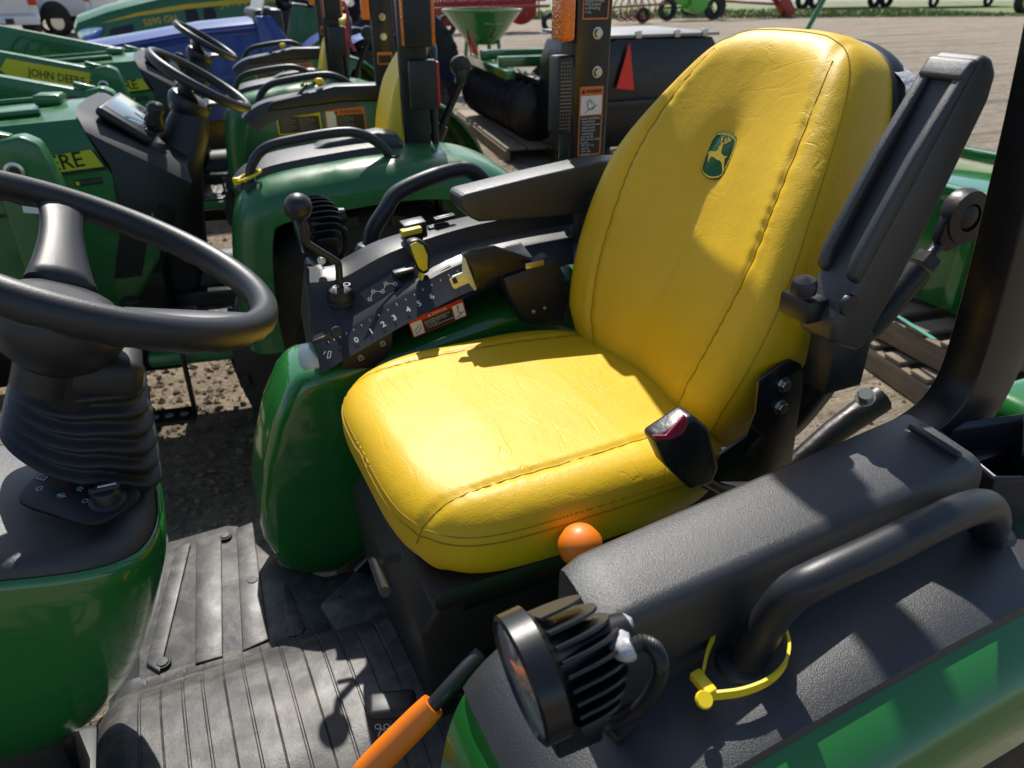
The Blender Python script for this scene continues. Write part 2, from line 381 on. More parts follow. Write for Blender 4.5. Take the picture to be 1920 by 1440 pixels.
def make_seat(par, x0, yc, vin='vinyl', fine=True, kw=1., kh=1., kd=1.):
    """cushion, backrest and plastic shell; x0 = front edge, yc = centre line"""
    U, W, N = V((1, 0, 0)), V((0, 1, 0)), V((0, 0, 1))
    out = superell(.262, .262, 3.9, 300 if fine else 80, x0 + .262, yc)
    cx = x0 + .262
    def top(u, w_, s):
        t = (u - cx) / .262; v = (w_ - yc) / .262; gv = 0
        if fine:                                           # the seams draw the cover into shallow valleys
            tt = (cx + .225 - u) / .468; dd = abs(w_ - yc) - (.170 + .022 * sin(PI * max(0, min(.5, tt * .8))))
            gv = -.0042 * math.exp(-(dd / .0075) ** 2) + .0022 * math.exp(-(dd / .03) ** 2) + .0007 * sin(u * 260 + 3 * sin(u * 40)) * math.exp(-(dd / .014) ** 2)
        return gv + 1.018 + .014 * (1 - v * v) * (1 - .3 * t) - .018 * max(0, -t - .35) ** 1.5 * 1.6 + .012 * abs(v) ** 3 * (t * .5 + .5) - .01 * max(0, t - .3)
    cu = pillow('seat_cushion', out, (0, 0, 0), U, W, N, vin, par, top, .105, .05, .93, 70 if fine else 14)
    h = on_pillow(out, .262, .05, top)
    if fine:
        for sg in (-1, 1):
            ln = []
            for i in range(46):
                t = i / 45; u = cx + .225 - t * .468; w_ = yc + sg * (.170 + .022 * sin(PI * min(.5, t * .8)))
                ln.append((u, w_, h(u, w_) + .0002))
            tube('seam', ln, .0011, 'thread', cu, 5)
        # stitched edge seam just above the side panel
        for rr, q in ((.985, .010), (.996, .013)):
            ln = []
            for i, p in enumerate(out):
                u, w_ = cx + (p[0] - cx) * rr, yc + (p[1] - yc) * rr
                if u < x0 + .47: ln.append((i, (u, w_, h(u, w_) + .0004)))
            ln = [b for a, b in ln if a >= 60] + [b for a, b in ln if a < 60] if False else [b for a, b in ln]
            if rr < .99: 
                vs, fs = [], []
                for a, b in zip(ln[:-1], ln[1:]):
                    A, B = V(a), V(b); k = 2
                    for j in range(k):
                        p, q2 = A.lerp(B, (j + .15) / k), A.lerp(B, (j + .7) / k); d = (q2 - p).normalized(); sd = d.cross(V((0, 0, 1))).normalized() * .0008
                        b0 = len(vs); up_ = V((0, 0, .0009)); vs += [p - sd, p + sd, q2 + sd, q2 - sd, p - sd + up_, p + sd + up_, q2 + sd + up_, q2 - sd + up_]
                        fs += [(b0 + 4, b0 + 5, b0 + 6, b0 + 7), (b0, b0 + 1, b0 + 5, b0 + 4), (b0 + 2, b0 + 3, b0 + 7, b0 + 6), (b0 + 1, b0 + 2, b0 + 6, b0 + 5), (b0 + 3, b0, b0 + 4, b0 + 7)]
                mk('stitching', vs, fs, 'thread', cu, 0)
            else: tube('seam', ln, .0012, 'thread', cu, 5)
    # backrest
    rc = R(18 if fine else 12); O = V((x0 + (.475 if fine else .50), yc, .985)); Wb = V((sin(rc), 0, cos(rc))); Nb = V((-cos(rc), 0, sin(rc))); Ub = V((0, -1, 0))
    half = [(0, -.01), (.14, -.01), (.19, .005), (.222, .05), (.244, .12), (.255, .20), (.254, .28), (.240, .36), (.212, .44), (.174, .52), (.138, .568), (.09, .590), (.045, .596), (0, .597)]
    if not fine: half = [(a, b * .94) for a, b in half]
    half = [(a * kw, b * kh) for a, b in half]; pts = half + [(-a, b) for a, b in reversed(half[1:-1])]
    pts = [(p.x, p.y) for p in cat([(a, b, 0) for a, b in pts], 8, True)]; bo = resample(pts, 300 if fine else 100)
    def fr(u, w_, s):
        v = min(abs(u) / (.27 * kw), 1); t = w_ / (.55 * kh)
        f = .072 * (math.sqrt((u + .004) ** 2 / .0729 / kw / kw + .012) - .11) * max(.1, min(1, .55 + 3.5 * t)) * (1 - .85 * max(0, min(1, (t - .62) / .45)) ** 1.3) + .018 * math.exp(-((t - .26) / .2) ** 2) * (1 - v)
        f -= .030 * max(0, t - .72) ** 1.3 * 2
        if fine:                                           # pulled-in dimple behind the emblem with a soft pleat below it
            f -= .0095 * math.exp(-((u + .012) / .035) ** 2 - ((w_ - .40) / .05) ** 2)
            dd = abs(u) - (.112 + .062 * sin(PI * max(0, min(1, w_ / .57))) ** .8)
            f += -.0045 * math.exp(-(dd / .0075) ** 2) + .0025 * math.exp(-(dd / .03) ** 2) + .0008 * sin(w_ * 250 + 3 * sin(w_ * 37)) * math.exp(-(dd / .014) ** 2)
            f -= .004 * math.exp(-((u + .02) / .02) ** 2) * max(0, min(1, (w_ - .1) / .12)) * max(0, min(1, (.36 - w_) / .1))
        return f
    bk = pillow('backrest', bo, O, Ub, Wb, Nb, vin, par, fr, .115 * kd, .046 * min(kd + .2, 1), .985, 70 if fine else 14)
    hb = on_pillow(bo, .255 * kw, .046 * min(kd + .2, 1), fr)
    P3 = lambda u, w_, e=.0003: O + Ub * u + Wb * w_ + Nb * (hb(u, w_) + e)
    if fine:
        k = len(bo); cuw = sum(p[1] for p in bo) / k
        for s in (-1, 1):
            ln = []
            for i in range(60):
                w_ = .004 + .545 * i / 59; ln.append((s * (.112 + .062 * sin(PI * min(1, w_ / .57)) ** .8), w_))
            tube('seam', [P3(*q) for q in ln], .0012, 'thread', bk, 5)
        ln = [(p[0] * .972, cuw + (p[1] - cuw) * .972) for p in bo]; ln = [q for q in ln if q[1] > .02]
        i0 = max(range(len(ln)), key=lambda i: (V(ln[i]) - V(ln[i - 1])).length); ln = ln[i0:] + ln[:i0]
        vs, fs = [], []
        for a, b in zip(ln[:-1], ln[1:]):
            A, B = P3(*a), P3(*b); nn = Nb
            for j in range(2):
                p, q = A.lerp(B, (j + .15) / 2), A.lerp(B, (j + .7) / 2); d = (q - p).normalized(); sd = d.cross(V((-.7, -.7, .2))).normalized() * .0008
                b0 = len(vs); e = V((-.0008, 0, .0002)); vs += [p - sd, p + sd, q + sd, q - sd, p - sd + e, p + sd + e, q + sd + e, q - sd + e]
                fs += [(b0 + 4, b0 + 5, b0 + 6, b0 + 7), (b0, b0 + 1, b0 + 5, b0 + 4), (b0 + 2, b0 + 3, b0 + 7, b0 + 6), (b0 + 1, b0 + 2, b0 + 6, b0 + 5), (b0 + 3, b0, b0 + 4, b0 + 7)]
        mk('stitching', vs, fs, 'thread', bk, 0)
    # plastic shell behind
    sh = [(p[0] * 1.02, cuw_ + (p[1] - cuw_) * 1.015) for cuw_ in (.27 * kh,) for p in bo]
    pillow('seat_shell', sh, O - Nb * (.150 * kd), Ub, Wb, -Nb, 'plastic_flat', par, lambda u, w_, s: .015 * (1 - s * s), .052 * kd, .02, .99, 8)
    return cu, bk, (O, Ub, Wb, Nb, P3)

def make_steering(par, c, rad, tilt, tube_r=.0155, spokes=(5, 125, -115), fine=True):
    c = V(c); n = V((sin(R(tilt)), 0, cos(R(tilt)))); x = V((cos(R(tilt)), 0, -sin(R(tilt)))); y = V((0, 1, 0))
    N = 72; pts = [c + (x * cos(2 * PI * i / N) + y * sin(2 * PI * i / N)) * rad for i in range(N)]
    rings = []
    for i, p in enumerate(pts):
        a = 2 * PI * i / N; out = x * cos(a) + y * sin(a); r = tube_r * (1 + (.05 * cos(36 * a) if fine else 0)); rg = []
        for j in range(16):
            q = 2 * PI * j / 16; rr = tube_r if -.2 < sin(q) or not fine else r   # finger scallops underneath
            rg.append(p + out * cos(q) * rr + n * sin(q) * rr * 1.12)
        rings.append(rg)
    wh = mk('steering_wheel', *loft(rings, False, True), 'plastic_grip', par, 60)
    for s in spokes:
        a = R(s); d = x * cos(a) + y * sin(a); sd = y * cos(a) - x * sin(a); rg = []
        for t in [i / 10 for i in range(11)]:
            r = rad * (.98 - .72 * t); dip = -.058 * (t ** 1.1) - .002; wd = .019 + .010 * t + .014 * (1 - t) ** 5 + .010 * t ** 3; th = .008 + .004 * t
            rg.append([c + d * r + sd * wd * cos(q) + n * (dip + th * sin(q)) for q in [2 * PI * k / 14 for k in range(14)]])
        mk('spoke', *loft(rg), 'plastic_grip', wh, 70)
    lathe('hub', [(0, -.058), (.03, -.054), (.052, -.057), (.066, -.066), (.072, -.082), (.068, -.10), (.055, -.125), (.035, -.14), (.033, -.17)], c, n, 'plastic_fine', wh, 36)
    return wh, n, x

def make_tyre(name, c, R0, wd, par, rim='yellow', lugs=20, m='tyre', axis=(0, 1, 0)):
    c = V(c); ax, _, _ = V(axis).normalized(), 0, 0; u = V((1, 0, 0)); v = V((0, 0, 1)); h = wd / 2
    prof = [(R0 * .56, -h * .75), (R0 * .62, -h * .95), (R0 * .80, -h), (R0 * .91, -h * .93), (R0 * .96, -h * .75), (R0 * .975, 0), (R0 * .96, h * .75), (R0 * .91, h * .93), (R0 * .80, h), (R0 * .62, h * .95), (R0 * .56, h * .75)]
    n = 48; rings = [[c + ax * w_ + (u * cos(2 * PI * j / n) + v * sin(2 * PI * j / n)) * r for j in range(n)] for r, w_ in prof]
    vs, fs = loft(rings, False)
    for i in range(lugs):
        for sg in (-1, 1):
            a0 = 2 * PI * (i + (.5 if sg > 0 else 0)) / lugs; b = len(vs)
            for (da, w0, rr) in ((0, .02, .965), (.075, .02, .965), (.16, 1.02, .90), (.07, 1.02, .90)):
                for e in (0, 1):
                    a = a0 + da; r = R0 * (rr + (.045 if e else -.02)); vs.append(c + ax * h * w0 * sg + (u * cos(a) + v * sin(a)) * r)
            fs += [(b + 1, b + 3, b + 5, b + 7), (b, b + 1, b + 3, b + 2), (b + 2, b + 3, b + 5, b + 4), (b + 4, b + 5, b + 7, b + 6), (b + 6, b + 7, b + 1, b)]
    t = mk(name, vs, fs, m, par, 40)
    if rim:
        lathe('rim', [(R0 * .565, -h * .72), (R0 * .5, -h * .6), (R0 * .46, -h * .25), (R0 * .2, -h * .2), (R0 * .12, -h * .35), (0, -h * .36)], c, ax, rim, t, 32)
        lathe('rim', [(R0 * .565, h * .72), (R0 * .5, h * .6), (R0 * .46, h * .25), (R0 * .2, h * .2), (R0 * .12, h * .35), (0, h * .36)], c, ax, rim, t, 32)
    return t

FPATH = [(.155, .57), (.148, .68), (.152, .80), (.170, .92), (.20, .99), (.25, 1.03), (.32, 1.053), (.45, 1.072), (.60, 1.088), (.75, 1.092), (.90, 1.07), (1.02, 1.01), (1.12, .92), (1.19, .80)]
def fpath(off=0., x0=0., dz=0.):
    p = cat([(a + x0, 0, b + dz * max(0, min(1, (b - .7) / .3))) for a, b in FPATH], 5); out = []
    for i in range(len(p)):
        t = (p[min(i + 1, len(p) - 1)] - p[max(i - 1, 0)]).normalized(); nn = V((-t.z, 0, t.x)); out.append((p[i] + nn * off, nn))
    return out
def make_fender(par, yi, yo, x0=0., m='green', dz=0.):
    """yi inner edge, yo outer lip (either side); returns the shell"""
    sg = 1 if yo > yi else -1; pth = fpath(0, x0, dz); w_ = abs(yo - yi); rings = []
    sec = [(0, -.012), (0, 0), (w_ * .3, .002), (w_ * .62, .0)]
    for i in range(1, 9): a = PI / 2 * i / 8 * 1.05; sec.append((w_ * .62 + w_ * .38 * sin(a), -.085 * (1 - cos(a))))
    sec += [(w_ * 1.0, -.115), (w_ * .985, -.118), (w_ * .975, -.105), (w_ * .93, -.08)]
    for p, nn in pth: rings.append([V((p.x, yi + sg * a, p.z)) + nn * b for a, b in sec])
    fs = mk('fender', *loft(rings, False, False, False), m, par, 50)
    # inner wall panel
    top = [(p.x, p.z) for p, nn in fpath(-.003, x0, dz) if p.x < .95 + x0]
    xz('inner_panel', top + [(.92 + x0, .62), (.30 + x0, .545), (.11 + x0, .545)], *sorted((yi + sg * .002, yi + sg * .016)), m, fs, .003)
    return fs
def make_deck(par, yi, yo, x0=0., x1=.83, fine=True, z=0., dz=0.):
    """black moulded cover over the fender top"""
    sg = 1 if yo > yi else -1; pth = [q for q in fpath(.006 + z, x0, dz) if (q[0].z > .93 or q[0].x > .4) and q[0].x < x1 + x0]; w_ = abs(yo - yi); rings = []
    drop = lambda d: .085 * (1 - math.sqrt(max(0, 1 - ((d - .185) / .11) ** 2))) if d > .185 else 0
    sec = [(-.004, -.05), (-.004, -.012), (.004, .0), (.03, .003), (w_ * .5, .003)] + [(w_ * q, .002 - drop(w_ * q)) for q in (.62, .7, .78, .86, .93, .98)] + [(w_ * .99, -.004 - drop(w_))]
    for p, nn in pth: rings.append([V((p.x, yi + sg * a, p.z)) + nn * b for a, b in sec])
    return mk('fender_cover', *loft(rings, False, False, False), 'plastic', par, 50)
def make_handle(par, pts, r=.0155, m='plastic_fine', k=7):
    h = tube('grab_handle', pts, r, m, par, 18, k)
    for i in (0, -1):
        lathe('handle_socket', [(r * 1.9, -.006), (r * 1.75, .006), (r * 1.35, .016), (r * 1.02, .018)], V(pts[i]) + V((0, 0, 0)), (0, 0, 1), m, h, 24)
    return h
def make_lamp(par, c, axis, r=.055, cable=None):
    c = V(c); x, y, z = frame(axis)
    la = lathe('work_light', [(r * .9, -.004), (r * .93, .002), (r, .0), (r * 1.01, -.019), (r * .93, -.021), (r * .80, -.026), (r * .5, -.05), (.02, -.075), (.016, -.095), (0, -.097)], c, axis, 'frame', par, 40, 30)
    lathe('lens', [(0, .001), (r * .9, -.001), (r * .9, -.003)], c, axis, 'lens', la, 40)
    x2, y2 = x * cos(R(40)) + y * sin(R(40)), y * cos(R(40)) - x * sin(R(40))
    for i in range(9):                                    # cooling fins: thin curved blades
        d = (i - 4) * r * .21; half = math.sqrt(max(r * r - d * d, 0)) * .93; prof = []
        for j in range(13):
            a = PI * j / 12; prof.append((-half * cos(a), -.026 - (.062 * (1 - (d / r) ** 2 * .45)) * sin(a) ** .7))
        o = c + y2 * d * .98
        prism('fin', prof, o - y2 * .0012, x2, z, .0024, 'plastic_flat', la, 0) 
    return la
# ================================================================ ground
YC = .93
ORG = V((0, 0, 0))
g = mk('ground', [(-150, -60, 0), (250, -60, 0), (250, 400, 0), (-150, 400, 0)], [(0, 1, 2, 3)], 'gravel', None, 0); g['kind'] = 'structure'

# ================================================================ the tractor in front
T1 = thing('tractor', 'nearest green tractor seen from beside its large yellow seat', 'tractor', (.45, YC, 0), 'green compact tractors in the row')
# ---- seat
cu, bk, (BO, BU, BW, BN, BP) = make_seat(T1, .190, YC)
# emblem patch on the backrest
eo = BP(-.03, .36, .0005); eu, ew = BU, BW
en = (BP(.012, .395) - BP(-.042, .395)).normalized(); ew2 = (BP(-.015, .42) - BP(-.015, .37)).normalized(); nn = en.cross(ew2).normalized(); ew2 = nn.cross(en)
S = .036
ec = BP(-.015, .395, .0) + nn * .004
sh = [(-.78, .80), (-.40, .97), (.0, 1.0), (.40, .97), (.78, .80), (.88, .2), (.80, -.62), (.60, -.86), (.0, -1.0), (-.60, -.86), (-.80, -.62), (-.88, .2)]
shp = [(p.x, p.y) for p in cat([(a, b, 0) for a, b in sh], 4, True)]
em = prism('emblem', [(a * S * .88, b * S) for a, b in shp], ec, en, ew2, .0022, 'emblem_green', bk, .0006)
rim = [(a * S * .88 * .90, b * S * .92) for a, b in shp]; rim.append(rim[0])
strokes('emblem_border', [rim], ec, en, ew2, S * .07, 'emblem_yellow', em, .0031)
deer = [(-.62, -.02), (-.55, .10), (-.30, .12), (-.18, .16), (-.10, .30), (-.16, .36), (-.06, .46), (.06, .40), (.08, .24), (.14, .12), (.36, .04), (.52, .10), (.44, -.04), (.50, -.20), (.62, -.44), (.66, -.62), (.54, -.46), (.40, -.26), (.22, -.16), (.0, -.16), (-.16, -.10), (-.34, -.10), (-.40, -.24), (-.34, -.36), (-.46, -.28), (-.50, -.10)]
flat('emblem_deer', [(a * S, b * S) for a, b in deer], ec, en, ew2, 'emblem_yellow', em, .0028, .0008)
strokes('emblem_antlers', [[(x * S, y * S) for x, y in l] for l in ([(-.02, .42), (.06, .56), (.22, .62), (.34, .76)], [(.10, .58), (.06, .76)], [(.22, .62), (.20, .80)], [(.0, .44), (-.12, .60), (-.16, .76)])], ec, en, ew2, S * .075, 'emblem_yellow', em, .0034)
# clear film left along the top edge of the shell
fl = []
for i in range(26):
    t = i / 25; q = cat([(.10, .575, 0), (.16, .55, 0), (.20, .50, 0), (.23, .43, 0)], 9)[int(t * 26)]
    for e in (0, 1): fl.append(BO + BU * (q.x * 1.0 + .004 + .008 * e) + BW * (q.y + .004 + .006 * e) - BN * (.100 + .022 * e + .006 * random.random()))
mk('protective_film', fl, [(2 * i, 2 * i + 1, 2 * i + 3, 2 * i + 2) for i in range(25)], 'film', bk, 80)
# thin dark bead where the backrest meets the cushion
gp = [BO + BU * u + BW * (.004 + .005 * sin(u * 90)) + BN * (.012 + .004 * random.random()) for u in [(-.19 + .38 * i / 40) for i in range(41)]]
tube('joint_bead', gp, .0045, 'rubber', bk, 6)
# pan, suspension and runners under the cushion
box('seat_pan', (.215, .700, .868), (.70, 1.16, .905), 'plastic_flat', T1, .012)
sb = xz('seat_suspension', [(.22, .60), (.66, .60), (.70, .87), (.25, .87), (.205, .80)], .74, 1.12, 'plastic_flat', T1, .01)
for y in (.735, 1.105):
    xz('suspension_arm', [(.19, .62), (.23, .60), (.52, .84), (.48, .86)], y, y + .018, 'frame', sb, .003)
    box('seat_rail', (.26, y - .02, .845), (.66, y + .03, .862), 'frame', sb, .002)
for q in ((.26, .66), (.30, .72), (.42, .66)): bolt((q[0], .738, q[1]), (0, -1, 0), .007, sb, 'frame')
tube('latch_bar', [at(745, 1045, x=.16), at(700, 1052, x=.14), at(722, 1110, x=.13)], .006, 'frame', sb, 8)
dl = decal('print_label', at(738, 1085, y=.90), (.02, 0, -1), (1, 0, .25), .075, .012, 'white_print', sb, .001)
# backrest bracket with bolts, near side
br = prism('seat_bracket', [(p.x, p.z) for p in [at(a, b, y=.672) for a, b in ((1418, 712), (1450, 685), (1480, 672), (1497, 680), (1503, 700), (1490, 790), (1478, 880), (1440, 900), (1330, 900), (1345, 850), (1395, 815), (1412, 770))]], (0, .672, 0), (1, 0, 0), (0, 0, 1), .006, 'frame', T1, .0015)
for a, b in ((1468, 720), (1462, 762)): bolt(at(a, b, y=.6655), (0, -1, 0), .0085, br)
prism('bracket_hook', [(p.x, p.z) for p in [at(a, b, y=.66) for a, b in ((1408, 795), (1434, 815), (1402, 855), (1396, 852), (1424, 816), (1408, 803))]], (0, .66, 0), (1, 0, 0), (0, 0, 1), .004, 'steel_dark', br)
# seat-belt buckle in its boot
bx = [at(a, b, y=.655) for a, b in ((1212, 812), (1282, 765), (1312, 790), (1332, 862), (1318, 895), (1280, 905), (1236, 862))]
bz = prism('belt_buckle', [(p.x, p.z) for p in bx], (0, .668, 0), (1, 0, 0), (0, 0, 1), .034, 'bag', T1, .007, 3)
rb = [at(a, b, y=.631) for a, b in ((1222, 815), (1247, 815), (1282, 776), (1289, 792), (1278, 812), (1250, 824), (1228, 822))]
prism('release_button', [(p.x, p.z) for p in rb], (0, .632, 0), (1, 0, 0), (0, 0, 1), .004, 'red_button', bz, .001)
tube('buckle_stalk', [at(1300, 890, y=.66), at(1345, 915, y=.67), at(1400, 930, y=.68)], .010, 'frame', bz, 8)
# raised left armrest
def armrest(parent, piv, tip, wid, y0, y1):
    p, t = V(piv), V(tip); d = (t - p).normalized(); n = V((-d.z, 0, d.x)); L = (t - p).length   # n: the resting-side normal
    out = [(-.045, -.020), (-.030, -.034), (.02, -.036), (L * .5, -.034), (L - .02, -.026), (L, -.012), (L + .003, .016), (L - .012, .030), (L * .6, .034), (.06, .036), (-.02, .034), (-.045, .016)]
    return prism('armrest', out, p + V((0, y1, 0)) - V((0, p.y, 0)), d, n, 1, 'plastic', parent, .01, 3), d, n, L
pv, tp = at(1575, 575, y=.60), at(1812, 112, y=.60)
dA = (tp - pv).normalized(); nA = V((-dA.z, 0, dA.x)); LA = (tp - pv).length
prof = [(-.042, -.030), (-.036, -.042), (.03, -.044), (LA * .5, -.040), (LA - .03, -.032), (LA - .004, -.022), (LA + .006, -.004), (LA + .004, .012), (LA - .012, .018), (LA * .6, .020), (.08, .024), (-.02, .030), (-.042, .016)]
al = prism('armrest', prof, V((0, .572, 0)) + V((pv.x, 0, pv.z)), dA, nA, -.060 if dA.cross(nA).y < 0 else .060, 'plastic', T1, .009, 4)
# two raised rims with a trough between them along the padded face
for yy in (.5725, .6165):
    prism('armrest_rim', [(.03, .02), (LA * .97, .012), (LA * .985, .022), (LA * .6, .036), (.06, .042), (.035, .036)], V((0, yy, 0)) + V((pv.x, 0, pv.z)), dA, nA, -.016 if dA.cross(nA).y < 0 else .016, 'plastic', al, .006, 3)
prism('armrest_rim', [(LA * .90, .012), (LA * .99, .010), (LA * .985, .022), (LA * .90, .0285)], V((0, .573, 0)) + V((pv.x, 0, pv.z)), dA, nA, -.058 if dA.cross(nA).y < 0 else .058, 'plastic', al, .006, 3)
lathe('pivot_cap', [(0, .003), (.012, .003), (.0135, .0), (.0135, -.003)], at(1590, 572, y=.575) + V((0, -.001, 0)), (0, -1, 0), 'plastic_fine', al, 24)
ab = obox('armrest_stop', at(1507, 572, y=.62), ((1, 0, 0), (0, 1, 0), (0, 0, 1)), (.035, .05, .030), 'plastic_flat', T1, .006)
lathe('adjuster_knob', [(0, .014), (.012, .012), (.015, .006), (.015, -.004)], at(1507, 541, y=.61), (-.2, -.1, 1), 'plastic_fine', ab, 24)
box('armrest_mount', (.735, .61, 1.12), (.80, .655, 1.20), 'plastic_flat', T1, .005)
# lowered right armrest
pr = [(p.x, p.z) for p in [at(a, b, y=1.225) for a, b in ((864, 372), (872, 364), (900, 357), (1000, 332), (1125, 303), (1200, 300), (1200, 395), (1080, 402), (960, 413), (900, 417), (885, 410), (868, 393))]]
ar = prism('armrest', pr, (0, 1.288, 0), (1, 0, 0), (0, 0, 1), .063, 'plastic', T1, .008, 3)
box('armrest_mount', (.72, 1.19, 1.12), (.80, 1.25, 1.25), 'plastic_flat', T1, .01)

# ---- steering wheel, column boot, dash
SW = at(152, 472, y=YC)
wh, wn, wx = make_steering(T1, SW, .202, 27, .0165, (-22, 98, -142))
bc = V((-.148, .975, 0)); rings = []
for i in range(57):
    t = i / 56; z = 1.045 + .145 * t; k = 8; ph = t * 7.0
    wv = .5 - .5 * cos(2 * PI * ph); a = (.082 - .016 * t ** 1.4) * (.86 + .16 * wv); b = (.076 - .012 * t ** 1.4) * (.86 + .16 * wv)
    if t > .86: a *= .96; b *= .96
    rings.append([V((bc.x - .008 + .03 * t + a * math.copysign(abs(cos(q)) ** .62, cos(q)), bc.y + .42 * max(0, -a * math.copysign(abs(cos(q)) ** .62, cos(q))) + b * math.copysign(abs(sin(q)) ** .62, sin(q)), z + .008 + .052 * -cos(q) * (1 - t * .9))) for q in [2 * PI * j / 48 for j in range(48)]])
bo_ = mk('steering_boot', *loft(rings), 'rubber', T1, 70)
tube('steering_column', [V((-.13, .96, 1.10)), SW - wn * .13], .034, 'plastic_flat', T1, 18)
obox('column_collar', V((-.118, .965, 1.190)), ((.97, 0, -.24), (0, 1, 0), (.24, 0, .97)), (.118, .120, .050), 'rubber', T1, .018, 3)
# green cowl: U-shaped in plan, open to the front
def cowl_plan(hx, hw, n=40):
    """rear nose x = hx"""
    out = []
    for i in range(n + 1):
        a = -PI / 2 + PI * i / n; c, s = cos(a), sin(a)
        out.append((hx - .16 + .16 * abs(c) ** .62, hw * math.copysign(abs(s) ** .62, s)))
    return [(-1.3, -hw)] + [(hx - .5, -hw)] + out + [(hx - .5, hw), (-1.3, hw)]
rings = []
for z, hx, hw in ((.60, -.265, .052), (.66, -.215, .088), (.73, -.168, .114), (.80, -.132, .132), (.87, -.104, .143), (.945, -.079, .150), (.972, -.077, .151), (.985, -.079, .149), (.988, -.083, .145)):
    rings.append([V((x, YC + .02 + y, z + .24 * max(0, -x - .11))) for x, y in cowl_plan(hx, hw)])
cw = mk('dash_cowl', *loft(rings, False, False, False), 'green', T1, 50)
top = [V((x, YC + .02 + y, .990 + .24 * max(0, -x - .11))) for x, y in cowl_plan(-.085, .143)]
k = len(top)
lip = [p + V((0, 0, -.03)) for p in top]; up1 = [V((YC * 0 + p.x - .012 * (1 if p.x > -.3 else 0), YC + .02 + (p.y - YC - .02) * .95, p.z + .016)) for p in top]
up2 = [V((p.x - .03 * (1 if p.x > -.3 else 0), YC + .02 + (p.y - YC - .02) * .86, p.z + .024)) for p in top]
vs = lip + top + up1 + up2; fs = []
for r_ in range(3): fs += [(r_ * k + i, r_ * k + (i + 1) % k, (r_ + 1) * k + (i + 1) % k, (r_ + 1) * k + i) for i in range(k)]
fs.append(tuple(3 * k + i for i in range(k)))
dt = mk('dash_top', vs, fs, 'plastic', T1, 45)
box('cowl_base', (-1.2, .905, .30), (-.275, 1.0, .70), 'plastic_flat', T1, .02)
box('frame_rail', (-1.2, .70, .22), (-.262, 1.06, .52), 'plastic_flat', T1, .02)
# control panel with printed symbols and the light knob
po, pu, pw = at(38, 925, z=1.03), None, None
p00, p10, p01 = at(36, 938, z=1.046), at(235, 985, z=1.028), at(75, 858, z=1.060)
pu = (p10 - p00).normalized(); pn = pu.cross(p01 - p00).normalized(); pw = pn.cross(pu)
panel = prism('switch_panel', [(p.x, p.y) for p in cat([(0, .0, 0), (.055, -.012, 0), (.105, -.012, 0), (.128, .02, 0), (.125, .05, 0), (.06, .062, 0), (.005, .062, 0)], 5, True)], p00, pu, pw, .006, 'plastic_flat', T1, .002)
def Q(px_, py_):                                          # pixel to panel coordinates
    r_ = at(px_, py_, z=0) - V((0, 0, CH)); k_ = (p00 + pn * .006 - V((0, 0, CH))).dot(pn) / r_.dot(pn); d = V((0, 0, CH)) + r_ * k_ - p00; return d.dot(pu), d.dot(pw)
def arrow(u, w_, s, up=1): return [[(u - s * .45, w_), (u - s, w_), (u, w_ + up * s * 1.0), (u + s, w_), (u + s * .45, w_), (u + s * .45, w_ - up * s * .9), (u - s * .45, w_ - up * s * .9), (u - s * .45, w_)]]
def sq(u, w_, a, b): return [(u - a, w_ - b), (u + a, w_ - b), (u + a, w_ + b), (u - a, w_ + b), (u - a, w_ - b)]
L = []
L += arrow(*Q(85, 873), .0042); L += arrow(*Q(74, 917), .0042, -1)
u, w_ = Q(80, 895); L += [sq(u, w_, .0055, .0045), circ(u, w_, .002, 8), sq(u, w_, .0045, .0035)]
u, w_ = Q(124, 886); L += [[(u - .006, w_), (u + .006, w_)], [(u - .003, w_ - .003), (u - .003, w_ + .003)], [(u + .003, w_ - .003), (u + .003, w_ + .003)], circ(u, w_, .002, 8)]
u, w_ = Q(115, 930); L += [[(u - .006, w_), (u + .006, w_)], [(u - .003, w_ - .003), (u - .003, w_ + .003)], [(u + .003, w_ - .003), (u + .003, w_ + .003)], [(u, w_ - .004), (u, w_ + .005)]]
u, w_ = Q(160, 940); L += [circ(u, w_, .003, 12)]
u, w_ = Q(150, 917); L += [circ(u, w_, .003, 8, 90, 270), [(u, w_ - .003), (u, w_ + .003)], [(u + .001, w_ - .002), (u + .004, w_ - .003)], [(u + .001, w_ + .002), (u + .004, w_ + .001)]]
u, w_ = Q(166, 905); L += [circ(u, w_, .0025, 8, 90, 270), circ(u + .006, w_, .0025, 8, 90, 270), [(u, w_ - .0025), (u, w_ + .0025)], [(u + .006, w_ - .0025), (u + .006, w_ + .0025)]]
strokes('switch_symbols', L, p00, pu, pw, .0008, 'white_print', panel, .0068)
u, w_ = Q(122, 908); strokes('hazard_symbol', [[(u - .004, w_ - .003), (u + .004, w_ - .003), (u, w_ + .004), (u - .004, w_ - .003)]], p00, pu, pw, .0008, 'red', panel, .0068)
u, w_ = Q(203, 940); kc = p00 + pu * u + pw * w_ + pn * .006
kn = lathe('light_knob', [(.021, 0), (.021, .004), (.0165, .006), (.0155, .018), (.013, .0215), (0, .022)], kc, pn, 'plastic_fine', panel, 28)
kd = (pu * .75 + pw * .55).normalized(); obox('knob_grip', kc + pn * .018, (kd, pn.cross(kd), pn), (.034, .009, .016), 'plastic_fine', kn, .004, 3)
obox('knob_pointer', kc + pn * .0266 + kd * .004, (kd, pn.cross(kd), pn), (.020, .0018, .0012), 'white_print', kn, 0)
